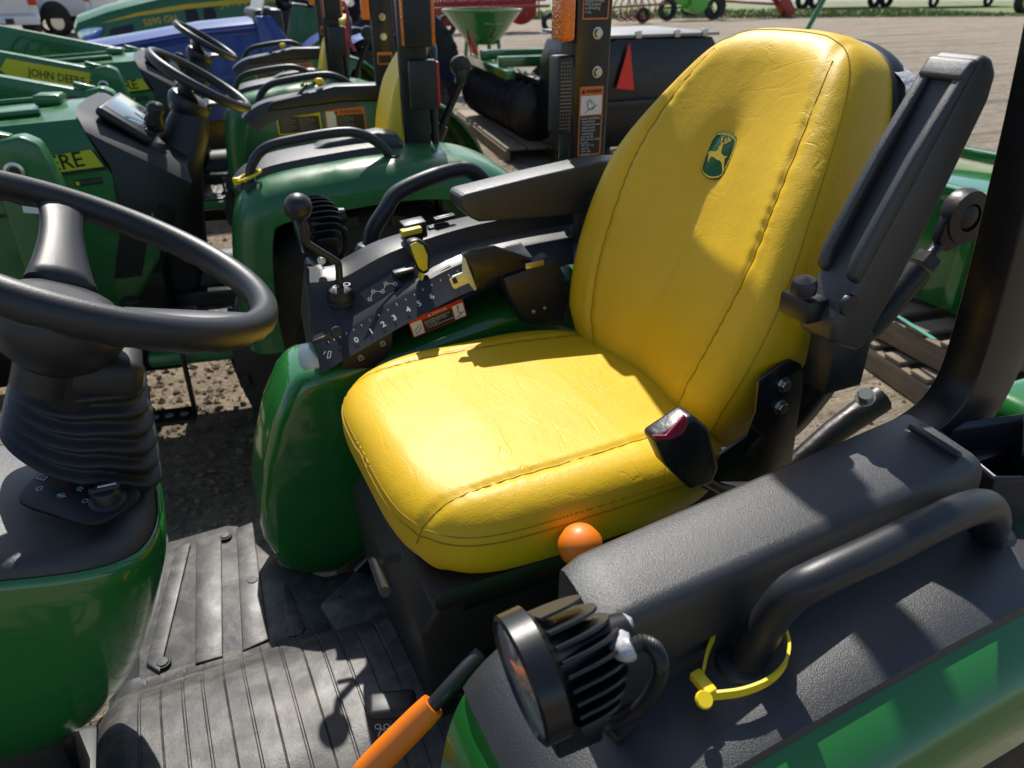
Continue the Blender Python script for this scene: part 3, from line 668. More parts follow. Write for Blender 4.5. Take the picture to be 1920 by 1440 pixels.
# edge moulding of the instrument binnacle at the left, and the flip-open tray in the rear face
bn = prism('instrument_binnacle', [(p.x - .0, p.y) for p in cat([(-.82, -.10, 0), (-.36, -.115, 0), (-.305, -.09, 0), (-.30, .09, 0), (-.36, .115, 0), (-.82, .10, 0)], 5, True)], (0, YC + .02, 1.03), (1, 0, 0), (0, 1, 0), .05, 'plastic', T1, .012, 3)
# near-side tray outline in the black rim
tray = [at(a, b, y=.785) for a, b in ((0, 985), (132, 1005), (118, 1060), (78, 1068), (0, 1060))]
# ---- floor: right platform with mat, tread plates, rivets, tunnel
zf = .55
def corner(a, b, z=zf): p = at(a, b, z=z); return (p.x, p.y)
plt_ = prism('platform', [(p.x, p.y) for p in [V((-.20, 1.02, 0)), V((-.19, 1.30, 0)), V((-.165, 1.435, 0)), V((-.15, 1.445, 0)), V((-.01, 1.452, 0)), V((.012, 1.44, 0)), V((.075, 1.27, 0)), V((.15, 1.20, 0)), V((.40, 1.18, 0)), V((.40, 1.0, 0))]], (0, 0, zf - .02), (1, 0, 0), (0, 1, 0), .02, 'floor_mat', T1, .006)
for poly in (((330, 1028), (358, 1018), (300, 1262), (274, 1246)), ((368, 1012), (415, 998), (418, 1232), (366, 1246)), ((443, 992), (474, 980), (504, 1200), (455, 1222)), ((524, 1090), (538, 1095), (572, 1178), (566, 1192), (540, 1196))):
    prism('tread_plate', [corner(*q, zf + .004) for q in poly], (0, 0, zf + .0005), (1, 0, 0), (0, 1, 0), .0065, 'floor_mat', plt_, .0028)
for q in ((422, 1005), (474, 1089), (305, 1243), (639, 1122)):
    p = at(*q, z=zf + .005 if q[0] < 600 else .60); lathe('rivet', [(0, .003), (.009, .0025), (.0105, .0), (.0115, .0), (.0135, .0005), (.014, -.003)], p + V((0, 0, .0012)), (0, 0, 1), 'rubber', plt_, 20)
hs = [(1.088, .5490), (1.07, .5520), (1.045, .562), (1.02, .585), (.99, .607), (.95, .622), (.90, .630), (.82, .632), (.74, .628), (.66, .60), (.60, .53), (.57, .40)]
hp = cat([(0, a, b) for a, b in hs], 4); rings = []; NX = 300
for i in range(NX + 1):
    x = -.245 + .55 * i / NX; rg = []
    ph = ((x + .245) / .062) % 1.0
    for p in hp:
        gz = 0
        if p.y < 1.07 and x > -.19:
            gz = -.0020 if ph < .045 or .48 < ph < .53 else 0
        e = max(0, (-.20 - x) / .045); rg.append(V((x - .01 * (p.y - .8), p.y, p.z + gz - .03 * e * e)))
    rings.append(rg)
mk('tunnel_mat', *loft(rings, False, False, False), 'floor_mat', T1, 35)
# raised flap of mat beside the seat base
prism('mat_flap', [(p.x, p.y) for p in [at(a, b, z=.60) for a, b in ((600, 1135), (655, 1085), (700, 1045), (745, 1120), (800, 1330), (700, 1300))]], (0, 0, .592), (1, 0, 0), (0, 1, 0), .012, 'floor_mat', T1, .005)
box('tunnel_side', (-.24, .60, .30), (.62, 1.16, .540), 'plastic_flat', T1, .01)
# pedals and printed plates low on the near side
pd = obox('range_lever', at(735, 1322, y=.70), ((1, -.3, 0), (.3, 1, 0), (0, 0, 1)), (.065, .04, .018), 'plastic_flat', T1, .008, 3)
for q, r_ in (((700, 1372), 0), ((745, 1368), 1)):
    o = at(*q, y=.72); b1 = decal('symbol_plate', o + V((0, 0, -.02)), (1, -.25, 0), (0, .25, 1), .028, .034, 'black_print', pd, .002)
    strokes('lever_symbols', [[(.006, .008), (.012, .02), (.02, .012)], circ(.008, .024, .004, 8), circ(.02, .022, .004, 8), [(.020, .006), (.024, .010)]], o + V((0, 0, -.02)), V((1, -.25, 0)), V((0, .25, 1)), .0012, 'white_print', b1, .0014)
# orange-gripped lever
pa, pb = at(690, 1445, y=.60), at(812, 1322, y=.60)
lv = tube('lever', [pb, at(850, 1280, y=.60), at(900, 1225, y=.615)], .0095, 'plastic_fine', T1, 12)
tube('lever_grip', [pa - (pb - pa) * .1, pa, pa.lerp(pb, .3), pa.lerp(pb, .8), pb], [.015, .0175, .0185, .0175, .016], 'orange', lv, 16, 3, flat=.8)
o = at(833, 1296, y=.588); dx_ = (at(850, 1280, y=.59) - at(812, 1322, y=.59)).normalized(); uw = V((0, -.4, .7)); uw = (uw - dx_ * uw.dot(dx_)).normalized()
strokes('parking_symbol', [circ(0, 0, .006, 16), [(-.002, -.003), (-.002, .003), (.002, .003), (.002, 0), (-.002, 0)]], o - V((0, .006, 0)), -uw.cross(dx_.cross(uw)) * 0 + dx_, uw, .001, 'white_print', lv, .0005)
# orange knob by the seat
lathe('lever_knob', [(0, .025), (.012, .0235), (.022, .017), (.028, .005), (.027, -.009), (.019, -.019), (.009, -.025), (0, -.027)], at(1088, 1022, y=.635), (-.2, -.1, 1), 'orange', T1, 28)
tube('lever_rod', [at(1088, 1022, y=.635) - V((0, 0, .02)), at(1088, 1022, y=.635) - V((-.02, 0, .2))], .006, 'frame', T1, 10)
# ---- left fender (near side)
YI, YO = .525, .235
fd = make_fender(T1, YI, YO, 0, 'green', -.048)
dk = make_deck(T1, .530, .290, dz=-.048)
ld_ = [(p.x, p.y) for p in [at(a, b, z=1.12) for a, b in ((1050, 1040), (1690, 782), (1846, 880), (1135, 1175))]]
# lid: soft-edged long box that rises slightly to the rear
n_ = 26; rings = []
A, B, Cc, D = [V((p[0], p[1], 0)) for p in ld_]
for i in range(n_ + 1):
    t = i / n_; a = A.lerp(B, t); d = D.lerp(Cc, t); e = 0
    if t < .05: e = (1 - t / .05) ** 2 * .5
    zt = 1.117 + .012 * t - .018 * e; zb = .99 + .04 * t
    wv = (d - a); W_ = wv.length; wd = wv / W_; rg = []
    for s_, z in ((0, zb), (0, zt - .012), (.003, zt - .004), (.010, zt), (W_ * .35, zt + .002), (W_ * .84, zt), (W_ * .93, zt - .003), (W_ * .98, zt - .010), (W_ * 1.0, zt - .022), (W_ * 1.03, zb)):
        rg.append(a + wd * s_ + V((0, 0, z)))
    rings.append(rg)
lid = mk('storage_lid', *loft(rings), 'plastic', T1, 45)

bar('lid_hinge', at(1706, 798, z=1.136), at(1800, 856, z=1.134), .010, .008, 'plastic_fine', lid, bevel=.003)
# open bin behind the lid
b0 = [at(a, b, z=1.10) for a, b in ((1745, 800), (1925, 775), (2010, 900), (1865, 900))]
bn_ = V((0, 0, -.10)); vs = []
ctr = sum((p for p in b0), V()) / 4
for s_, z in ((1.0, -.12), (1.0, 0), (.94, .004), (.86, -.004), (.82, -.09)): vs += [ctr + (p - ctr) * s_ + V((0, 0, z)) for p in b0]
fs = [(r_ * 4 + i, r_ * 4 + (i + 1) % 4, r_ * 4 + 4 + (i + 1) % 4, r_ * 4 + 4 + i) for r_ in range(4) for i in range(4)] + [(16, 17, 18, 19)]
mk('storage_bin', vs, fs, 'plastic_fine', T1, 40, .006)
# handle
hz = 1.21
hpts = [at(1385, 1262, z=1.012), at(1415, 1215, z=1.045), at(1445, 1160, z=1.085), at(1485, 1112, z=1.122), at(1535, 1084, z=1.138), at(1640, 1036, z=1.148), at(1742, 986, z=1.153), at(1812, 955, z=1.150), at(1852, 950, z=1.133), at(1862, 980, z=1.09), at(1850, 1012, z=1.04)]
gh = make_handle(T1, hpts, .0168)
# work light with cable
LP = at(975, 1275, z=1.125)
lm = make_lamp(T1, LP, (-1, .03, -.14), .051)
xz('lamp_bracket', [(LP.x + .03, LP.z - .10), (LP.x + .075, LP.z - .10), (LP.x + .07, LP.z - .02), (LP.x + .05, LP.z), (LP.x + .032, LP.z - .02)], LP.y - .012, LP.y + .012, 'frame', lm, .004)
lathe('bracket_nut', [(.012, 0), (.012, .012), (.007, .013), (0, .013)], (LP.x + .055, LP.y - .012, LP.z - .055), (0, -1, 0), 'frame', lm, 6)
tail = LP + V((.098, .010, .010))
cpts = [tail, at(1165, 1218, z=1.15), at(1205, 1205, z=1.155), at(1232, 1222, z=1.145), at(1238, 1260, z=1.12), at(1215, 1310, z=1.075), at(1175, 1345, z=1.04), at(1140, 1358, z=1.015)]
P_ = cat(cpts, 14); tube('cable', P_, [.0055 + (.0011 if i % 2 else 0) for i in range(len(P_))], 'plastic_flat', lm, 10)
P2 = P_[2:22]; tube('cable_tape', P2, [.0085 + .0014 * random.random() for _ in P2], 'film', lm, 8)
cz = obox('cable_opening', at(1165, 1335, z=1.004), ((1, .2, 0), (-.2, 1, 0), (0, 0, 1)), (.05, .045, .012), 'black_print', T1, .004)

# ---- right side: green inner pillar, console, fender
YR = 2 * YC
pts = [(p.x, p.z) for p in [at(a, b, y=1.215) for a, b in ((562, 705), (540, 740), (515, 800), (497, 880), (489, 950), (498, 1020), (530, 1068), (575, 1088), (640, 1080), (690, 1045))]]
pil = xz('inner_panel', pts + [(.60, .545), (.86, .60), (.86, 1.085), (.70, 1.075), (.35, 1.0)], 1.213, 1.37, 'green', T1, .028, 4)
fr_ = make_fender(T1, 1.335, YR - YO, .07, 'green', -.01)
dk2 = make_deck(T1, 1.330, YR - .27, .07, dz=-.01)
make_handle(T1, [at(690, 445, y=1.50) + V((0, 0, -.03)), at(700, 432, y=1.50), at(722, 395, y=1.50), at(745, 362, y=1.51), at(800, 335, y=1.51), at(858, 318, y=1.51), at(888, 322, y=1.505), at(920, 352, y=1.50), at(955, 385, y=1.50), at(955, 385, y=1.50) + V((.01, 0, -.04))], .0168)
# console body: a wedge with a sloping number strip facing the driver
def con(a, b, y): p = at(a, b, y=y); return p
sx = [i / 20 for i in range(21)]
e0 = [con(586, 682, 1.20), con(640, 650, 1.20), con(760, 585, 1.20), con(880, 533, 1.20), con(960, 500, 1.20), con(1075, 478, 1.20)]     # lower edge of strip... upper rim
lowr = [con(604, 700, 1.195), con(680, 655, 1.195), con(770, 603, 1.195), con(870, 551, 1.195), con(980, 515, 1.195), con(1075, 495, 1.195)]
upr = [con(588, 640, 1.235), con(650, 620, 1.235), con(760, 555, 1.235), con(870, 498, 1.235), con(970, 470, 1.235), con(1075, 450, 1.235)]
ridge = [con(580, 505, 1.33), con(640, 500, 1.33), con(720, 460, 1.33), con(840, 425, 1.33), con(960, 400, 1.33), con(1075, 385, 1.33)]
lowr, upr, ridge = cat(lowr, 5), cat(upr, 5), cat(ridge, 5); rings = []
for a, b, c in zip(lowr, upr, ridge):
    m1 = b + V((0, .004, .004)); m2 = b.lerp(c, .30) + V((0, 0, -.010)); m3 = b.lerp(c, .62) + V((0, 0, -.012)); m4 = b.lerp(c, .72) + V((0, 0, .012))
    rings.append([a + V((0, .016, -.006)), a, b, m1, m2, m3, m4, c, c + V((0, .045, -.004)), c + V((0, .06, -.07)), c + V((0, .06, -.14))])
vs, fs = loft(rings, False, False, False); nr_ = len(rings[0]); fs.append(tuple(range(nr_)))
co = mk('console', vs, fs, 'plastic_fine', T1, 32)
xz('console_front', [(p.x, p.z) for p in [at(a, b, y=1.36) for a, b in ((574, 600), (583, 500), (600, 492), (612, 505), (612, 640), (590, 690))]], 1.33, 1.42, 'plastic', co, .006)
# number strip: digits and ticks on the sloping face
def strip_pt(t, q=.45):
    i = min(int(t * (len(lowr) - 1)), len(lowr) - 2); f = t * (len(lowr) - 1) - i
    return lowr[i].lerp(lowr[i + 1], f).lerp(upr[i].lerp(upr[i + 1], f), q)
i0 = strip_pt(.4, .5); su = (strip_pt(.5, .5) - strip_pt(.3, .5)).normalized(); sn = su.cross(strip_pt(.4, .9) - strip_pt(.4, .1)).normalized(); sw = sn.cross(su)
for k_, (a, b) in enumerate(((671, 645), (697, 628), (720, 611), (741, 596), (765, 580), (788, 566), (810, 552))):
    # nearest parameter along the strip for that pixel
    tb = min([j / 200 for j in range(200)], key=lambda t: abs(V((strip_pt(t).x, 0)).x - at(a, b, y=1.21).x))
    o = strip_pt(tb, .46); txt(str(k_), o - su * .004 - sw * .006, su, sw, .0155, 'white_print', co, lift=.0025, bold=.02)
tk = []
for j in range(19):
    t = .10 + j * .030; o = strip_pt(t, .80); d = o - i0; tk.append([(d.dot(su), d.dot(sw)), (d.dot(su) + .0004, d.dot(sw) + (.0032 if j % 3 else .005))])
strokes('scale_ticks', tk, i0, su, sw, .0010, 'white_print', co, .0032)
o = strip_pt(.075, .40); strokes('scale_symbol', [[(-.006, -.004), (.002, .006), (.006, .004), (-.001, -.006), (-.006, -.004)], [(-.008, .006), (-.002, .009)]], o, su, sw, .0009, 'white_print', co, .0028)
o = strip_pt(.57, .40); strokes('scale_symbol', [[(-.003, -.006), (-.003, .007), (.002, .007), (.002, -.006), (-.003, -.006)], [(.006, -.006), (.009, .004), (.004, .008)]], o, su, sw, .0009, 'white_print', co, .0028)
# lock plate under the strip's front
lpz = prism('lock_plate', [(p.x, p.z) for p in [at(a, b, y=1.2125) for a, b in ((645, 665), (735, 612), (735, 655), (700, 690), (640, 690))]], (0, 1.2125, 0), (1, 0, 0), (0, 0, 1), .0015, 'black_print', pil)
for a, b in ((717, 643), (676, 670)):
    o = at(a, b, y=1.2105); strokes('lock_symbol', [sq(0, -.002, .004, .0035), circ(0, .002, .003, 8, 0, 180), [(0, -.003), (0, -.001)]], o, (1, 0, .35), (-.35, 0, 1), .0009, 'white_print', lpz, .0006)
# joystick
jb = at(640, 575, y=1.30)
lathe('joystick_boot', [(.040, -.045), (.039, -.02), (.034, -.004), (.033, .0), (.036, .004), (.027, .012), (.028, .018), (.024, .022), (.025, .028), (.022, .034), (.021, .042), (.014, .046), (0, .046)], jb + V((0, 0, -.004)), (0, -.15, 1), 'rubber', T1, 28, 40)
js = [jb + V((0, 0, .03)), at(635, 500, y=1.295), at(627, 488, y=1.29), at(585, 462, y=1.285), at(574, 450, y=1.285), at(563, 400, y=1.285)]
jk = tube('joystick', js, .0065, 'plastic_fine', T1, 12, 4)
kb = at(559, 388, y=1.285); lathe('joystick_knob', [(.008, -.026)] + [(.0235 * sin(PI * i / 12), -.0235 * cos(PI * i / 12)) for i in range(1, 12)] + [(0, .0235)], kb, (.02, 0, 1), 'plastic_fine', jk, 28, 80)
strokes('joystick_print', [circ(0, 0, .005, 10), circ(.02, .004, .006, 10)], jb + V((-.008, -.014, .043)), (1, 0, 0), (0, 1, .1), .0016, 'white_print', jk, .002)
# yellow-faced PTO lever
lv0 = at(795, 528, y=1.262)
lo_ = [at(a, b, y=1.25) for a, b in ((766, 452), (784, 447), (799, 456), (806, 476), (805, 508), (795, 514), (783, 508), (777, 492), (764, 472))]
lvr = prism('hitch_lever', [(p.x, p.z) for p in lo_], (0, 1.268, 0), (1, 0, 0), (0, 0, 1), .024, 'plastic_fine', T1, .006, 3)
lo2 = [at(a, b, y=1.244) for a, b in ((768, 458), (780, 453), (793, 460), (801, 478), (801, 504), (793, 508), (784, 500), (778, 486))]
prism('lever_face', [(p.x, p.z) for p in lo2], (0, 1.2435, 0), (1, 0, 0), (0, 0, 1), .002, 'decal_yellow', lvr, .0006)
bar('lever_blade', at(791, 508, y=1.256), at(788, 532, y=1.256), .018, .006, 'yellow', lvr)
bar('lever_slot', strip_pt(.30, 1.06) + V((0, .012, .002)), strip_pt(.56, 1.06) + V((0, .012, .003)), .008, .004, 'black_print', co)
# small draft lever at the front
dv = bar('draft_lever', at(586, 642, y=1.20), at(632, 624, y=1.20), .007, .008, 'plastic_flat', T1)
lathe('draft_knob', [(0, .008), (.009, .007), (.010, 0), (.009, -.007), (0, -.008)], at(630, 622, y=1.20), (0, -1, .3), 'plastic_flat', dv, 12)
# switches, raised pads, rocker and symbol plate on the console top
tops = lambda a, b: at(a, b, y=1.36)
def pad(a, b, w_, h_, m='plastic_fine', t=.008, name='switch_pad', y=1.345, up=.0):
    o = at(a, b, y=y) + V((0, 0, up)); return obox(name, o, ((1, 0, .10), (-.02, 1, .12), (-.1, -.12, 1)), (w_, h_, t), m, co, .003)
pad(775, 428, .045, .03, 'plastic_fine', .022, 'rocker_switch', 1.345, .004); pk = pad(771, 437, .040, .016, 'decal_yellow', .012, 'switch_label', 1.325, .004)
for a, b in ((833, 408), (822, 424)): pad(a, b, .042, .015); pad(a, b, .034, .009, 'plastic_flat', .011, 'switch_button')
pad(946, 420, .045, .014); pad(946, 420, .037, .009, 'plastic_flat', .011, 'switch_button')
pad(756, 508, .040, .016, 'plastic_fine', .008, 'switch_pad', 1.275)
bar('console_seam', at(912, 440, y=1.30), at(918, 418, y=1.34), .003, .003, 'black_print', co)
sp_o = at(690, 574, y=1.245); sp_u = (at(753, 535, y=1.262) - at(690, 574, y=1.245)).normalized(); sp_n = V((-.1, -.75, .7)); sp_w = (sp_n.cross(sp_u)).normalized()
spl = decal('symbol_plate', sp_o + sp_w * -.004 + V((0, 0, .004)), sp_u, sp_w, .074, .028, 'plastic_flat', co, .002)
strokes('gear_symbols', [circ(.008 + .014 * i, .009 + (.009 if i % 2 else 0), .0035, 8) for i in range(5)] + [[(.006 + .014 * i, .009 + (.009 if i % 2 else 0)), (.010 + .014 * i, .009 + (.009 if i % 2 else 0))] for i in range(5)] + [[(.012 + .014 * i, .011 + (.005 if i % 2 else 0)), (.019 + .014 * i, .016 - (.005 if i % 2 else 0))] for i in range(4)], sp_o + sp_w * -.004 + V((0, 0, .004)), sp_u, sp_w, .0009, 'white_print', spl, .0014)
# danger decal on the green panel
DO = at(775, 633, y=1.2115); DU = (at(890, 585, y=1.2115) - DO).normalized(); DW = V((0, -1, 0)).cross(DU); DWd = .108; DH = .036
dc = decal('danger_label', DO + V((0, -.0008, 0)), DU, DW, DWd, DH, 'red', pil, .002, .0008)
dO = DO + V((0, -.0018, 0))
for (x, w_, m_) in ((.002, .021, 'white'), (.025, .058, 'black_print'), (.085, .021, 'white')): decal('label_field', dO + DU * x + DW * .002, DU, DW, w_, .024 if m_ != 'white' else .027, m_, dc, .0005, .0006)
txt('DANGER', dO + DU * .045 + DW * .0285, DU, DW, .0075, 'white_print', dc, lift=.0008)
flat('warning_triangle', [(0, 0), (.006, 0), (.003, .005)], dO + DU * .037 + DW * .0285, DU, DW, 'white_print', dc, .0008)
txt('ROTATING BLADES CUT\nOFF ARMS AND LEGS\n- Do not mow\n- Look down and behind before', dO + DU * .027 + DW * .020, DU, DW, .0046, 'white_print', dc, lift=.0012, line=.95)
strokes('label_picture', [circ(.095, .024, .002, 8), [(.095, .021), (.093, .014), (.098, .012), (.097, .006)], [(.088, .005), (.104, .012)], [(.006, .006), (.018, .012), (.020, .020)], [(.005, .012), (.016, .020)]], dO, DU, DW, .0012, 'black_print', dc, .0012)
# seat-belt retractor, webbing tongue and boot
rt = prism('belt_retractor', [(p.x, p.z) for p in [at(a, b, y=1.19) for a, b in ((935, 515), (1000, 492), (1026, 476), (1040, 490), (1056, 545), (1055, 600), (975, 600), (945, 545))]], (0, 1.215, 0), (1, 0, 0), (0, 0, 1), .045, 'plastic_fine', T1, .006)
for a, b in ((1000, 584), (1021, 577)): lathe('rivet', [(0, .004), (.004, .003), (.005, 0)], at(a, b, y=1.169), (0, -1, 0), 'zinc', rt, 12)
wb = prism('belt_sleeve', [(p.x, p.z) for p in [at(a, b, y=1.175) for a, b in ((868, 478), (884, 472), (930, 463), (998, 486), (1000, 496), (938, 518), (912, 530), (905, 545), (893, 540), (884, 505))]], (0, 1.19, 0), (1, 0, 0), (0, 0, 1), .016, 'bag', rt, .003)
tg = [at(a, b, y=1.168) for a, b in ((842, 524), (848, 517), (866, 510), (866, 481), (872, 484), (893, 541), (889, 545), (878, 530), (852, 541), (848, 538))]
prism('belt_tongue', [(p.x, p.z) for p in tg], (0, 1.168, 0), (1, 0, 0), (0, 0, 1), .003, 'plate_metal', wb, .0006)
prism('tongue_slot', [(p.x, p.z) for p in [at(a, b, y=1.1645) for a, b in ((847, 523), (855, 520), (859, 530), (851, 533))]], (0, 1.1647, 0), (1, 0, 0), (0, 0, 1), .0006, 'black_print', wb)
tgl = [at(a, b, y=1.20) for a, b in ((938, 466), (978, 456), (998, 482), (985, 482))]
lbm = prism('belt_label', [(p.x, p.z) for p in tgl], (0, 1.2, 0), (1, 0, 0), (0, 0, 1), .0008, 'white', wb)
strokes('label_lines', [[(.004 + .001 * i, .012 - .0035 * i), (.035, .016 - .0035 * i)] for i in range(4)], at(945, 475, y=1.1985), (1, 0, 0), (0, 0, 1), .001, 'grey_print', lbm, .0004)
bar('latch_plate', at(985, 500, y=1.165), at(1020, 492, y=1.165), .004, .012, 'zinc', rt)
# far work light
LP2 = at(556, 425, y=1.46)
lm2 = make_lamp(T1, LP2, (-1, .05, -.12), .055)
xz('lamp_bracket', [(LP2.x + .03, LP2.z - .12), (LP2.x + .075, LP2.z - .12), (LP2.x + .07, LP2.z - .02), (LP2.x + .05, LP2.z), (LP2.x + .032, LP2.z - .02)], LP2.y - .012, LP2.y + .012, 'frame', lm2, .004)
P_ = cat([LP2 + V((.098, 0, .01)), at(628, 425, y=1.46), at(645, 432, y=1.46), at(648, 455, y=1.46), at(640, 482, y=1.46), at(636, 505, y=1.46)], 8)
tube('cable', P_, [.006 + (.001 if i % 2 else 0) for i in range(len(P_))], 'plastic_flat', lm2, 8)
bolt(at(603, 488, y=1.33), (0, -1, .2), .006, co)
# ---- roll bar
def post(fx, yy, wx_, wy_, z0, z1, lean=0., parent=T1):
    return mk('roll_bar_post', [V((fx + a * wx_ + lean * (z - 1.2), yy + b * wy_, z)) for z in (z0, z1) for a, b in ((0, 0), (1, 0), (1, 1), (0, 1))], [(0, 1, 2, 3), (4, 5, 6, 7), (0, 1, 5, 4), (1, 2, 6, 5), (2, 3, 7, 6), (3, 0, 4, 7)], 'frame', parent, 30, .007, 3)
RX, RY = .785, 1.40
rp = post(RX, RY, .085, .055, .60, 2.35)
fy = RY - .0006
bz = lambda a, b: at(a, b, y=RY)
for q in ((1120, 62), (1119, 135)): bolt(bz(*q) , (0, -1, 0), .0085, rp)
lathe('pin_hole', [(0, .0006), (.014, .0006), (.0145, 0)], bz(1119, 99), (0, -1, 0), 'black_print', rp, 20)
# warning decal on the post
o = bz(1091, 292); wU = V((1, 0, 0)); wW = V((0, 0, 1)); hh = bz(1091, 163).z - o.z; ww = .0545
o = V((RX + .017, RY, o.z))
d1 = decal('warning_label', o, wU, wW, ww, hh, 'amber_decal', rp, .003); o1 = o + V((0, -.001, 0))
decal('label_field', o1 + wU * .003 + wW * .003, wU, wW, ww - .006, hh * .56, 'black_print', d1, .001, .0005)
decal('label_field', o1 + wU * .003 + wW * (hh * .60), wU, wW, ww - .006, hh * .27, 'white', d1, .001, .0005)
txt('WARNING', o1 + wU * .014 + wW * (hh * .905), wU, wW, .0105, 'black_print', d1, width=.037, lift=.0007, bold=.02)
flat('warning_triangle', [(0, 0), (.010, 0), (.005, .0085)], o1 + wU * .003 + wW * (hh * .905), wU, wW, 'black_print', d1, .0006)
strokes('label_picture', [[(.012, .004), (.040, .018)], circ(.026, .018, .008, 10), [(.02, .01), (.016, .026), (.024, .030), (.028, .02)], [(.03, .01), (.038, .018)]], o1 + wW * (hh * .60), wU, wW, .001, 'black_print', d1, .0011)
txt('AVOID CRUSHING\n\u2022 Keep Rollover\n  Protective Structure\n  fully extended.\n\u2022 Do not jump if\n  machine tips.\n\u2022 Use seat belt.\nWhen structure must\nbe down:\n\u2022 DO NOT use\n  seat belt.\n\u2022 Drive with\n  extra care.', o1 + wU * .0045 + wW * (hh * .53), wU, wW, .0068, 'white_print', d1, lift=.0011, line=.86, width=.046)
o = V((RX + .016, RY, bz(1092, 37).z)); d2 = decal('warning_label', o, wU, wW, .058, .12, 'amber_decal', rp, .003); o1 = o + V((0, -.001, 0))
decal('label_field', o1 + wU * .003 + wW * .003, wU, wW, .052, .10, 'black_print', d2, .001, .0005)
txt('If a canopy or sunshade\nis attached to the ROPS\nstructure, the weight\nMUST be limited\nto 100 lb (45 kg)\nor less.', o1 + wU * .0045 + wW * .044, wU, wW, .0078, 'white_print', d2, lift=.0011, line=.85, width=.048)
# amber lamp and side reflector in front of the post
ac = at(1040, 30, y=1.42); alp = obox('indicator_lamp', V((RX - .022, 1.405, at(1040, 75, y=1.41).z + .055)), ((0, 1, 0), (1, 0, 0), (0, 0, 1)), (.05, .030, .115), 'amber', T1, .008, 3)
box('lamp_base', (RX - .004, 1.385, alp.data.vertices[0].co.z - .02 if False else 1.49), (RX + .001, 1.43, 1.62), 'plastic_flat', alp, .003)
zb, zt = at(1040, 250, y=1.41).z, at(1040, 104, y=1.41).z
rfl = box('rear_lamp', (RX - .038, 1.388, zb), (RX - .004, 1.432, zt), 'plastic_flat', T1, .006, 3)
box('lamp_arm', (RX - .006, 1.395, zb + .03), (RX + .002, 1.425, zt - .02), 'frame', rfl, .001)
dots = []
for i in range(19):
    zz = zb + .012 + (zt - zb - .024) * i / 18
    dots += [[(.004, zz), (.028, zz)]] if 5 <= i <= 13 else [[(.004 + .0065 * j, zz), (.0065 + .0065 * j, zz)] for j in range(4)]
strokes('reflector_texture', dots, V((RX - .0375, 1.3877, 0)), (1, 0, 0), (0, 0, 1), .0022, 'grey_print', rfl, .0006)
# left post: straight leg that sweeps forward at its foot
LY = .505
e = [(1930, -20), (1882, 215), (1832, 430), (1800, 560), (1765, 680), (1735, 735), (1700, 768), (1660, 792)]
front_e = [at(a, b, y=LY + .05) for a, b in e]
vs = []; rings = []
fe = cat(front_e, 6)
for i, p in enumerate(fe):
    t = (fe[min(i + 1, len(fe) - 1)] - fe[max(i - 1, 0)]).normalized(); nn = V((-t.z, 0, t.x))
    if nn.x < 0: nn = -nn
    wz = .085
    rings.append([p + V((0, 0, 0)), V((p.x, LY, p.z)), V((p.x, LY, p.z)) + nn * wz, p + nn * wz])
top_ = [q + V((0.02, 0, .7)) for q in rings[0]]
lpst = mk('roll_bar_post', *loft([top_] + rings), 'frame', T1, 30, .006, 3)
box('roll_bar_foot', (.84, LY - .03, .60), (.98, LY + .05, 1.06), 'frame', T1, .008)
tube('roll_bar_top', [V((RX + .04, RY + .028, 2.34)), V((RX + .05, RY - .03, 2.43)), V((RX + .05, LY + .08, 2.43)), V((RX + .04, LY + .025, 2.34))], .035, 'frame', T1, 8)
# ---- rear hitch: lift links and top-link turnbuckle behind the seat
h0, h1, h2 = at(1475, 800, y=.98), at(1735, 490, y=.98), at(1788, 420, y=.98)
tl = tube('lift_link', [h0 + (h0 - h1) * .35, h0, h0.lerp(h1, .55)], .020, 'steel_dark', T1, 14)
tube('link_sleeve', [h0.lerp(h1, .50), h0.lerp(h1, .55), h0.lerp(h1, .62), h0.lerp(h1, .95)], [.019, .021, .027, .028], 'steel_dark', tl, 16)
dd = (h1 - h0).normalized()
lathe('lock_nut', [(.027, -.012), (.027, .012), (.012, .014)], h1, dd, 'steel_dark', tl, 6)
lathe('link_thread', [(.013, 0), (.013, .006), (.0115, .009), (.013, .012), (.0115, .015), (.013, .018), (.0115, .021), (.013, .05)], h1, dd, 'steel_dark', tl, 14)
ey = h1 + dd * .115; ax_ = V((.1, 1, 0)).normalized(); N_ = 28; u_ = dd; v_ = ax_.cross(dd).normalized(); rings = []
for i in range(N_):
    a = 2 * PI * i / N_; out = u_ * cos(a) + v_ * sin(a); rings.append([ey + out * r_ + ax_ * q for r_, q in ((.028, -.018), (.053, -.016), (.056, 0), (.053, .016), (.028, .018))])
eye = mk('link_eye', *loft(rings, False, True), 'steel_dark', tl, 40)
prism('eye_neck', [(-.075, -.018), (-.03, -.045), (-.03, .045), (-.075, .018)], ey - ax_ * .012, u_, v_, .024, 'steel_dark', tl, .004)
lathe('ball', [(.012, -.02), (.024, -.014), (.028, 0), (.024, .014), (.012, .02)], ey, ax_, 'steel_dark', eye, 20)
la = [at(1560, 812, y=.85), at(1650, 748, y=.85)]
arm = tube('lift_arm', [la[0] - V((.1, 0, .06)), la[0], la[1]], [.02, .024, .028], 'steel_dark', T1, 12)
bolt(at(1622, 745, y=.83), (-.5, -.3, .8), .014, arm)
tube('linch_pin', [at(1488, 745, y=.93), at(1526, 772, y=.93), at(1524, 782, y=.93), at(1512, 780, y=.93)], .005, 'zinc', tl, 8)
box('rear_housing', (.66, .78, .50), (1.02, 1.10, .80), 'frame', T1, .02)
tube('rear_axle', [V((.72, .36, .52)), V((.72, 1.50, .52))], .06, 'frame', T1, 12)
make_tyre('rear_tyre', (.66, YR - .36, .50), .49, .24, T1)
make_tyre('rear_tyre', (.66, .36, .50), .49, .24, T1)
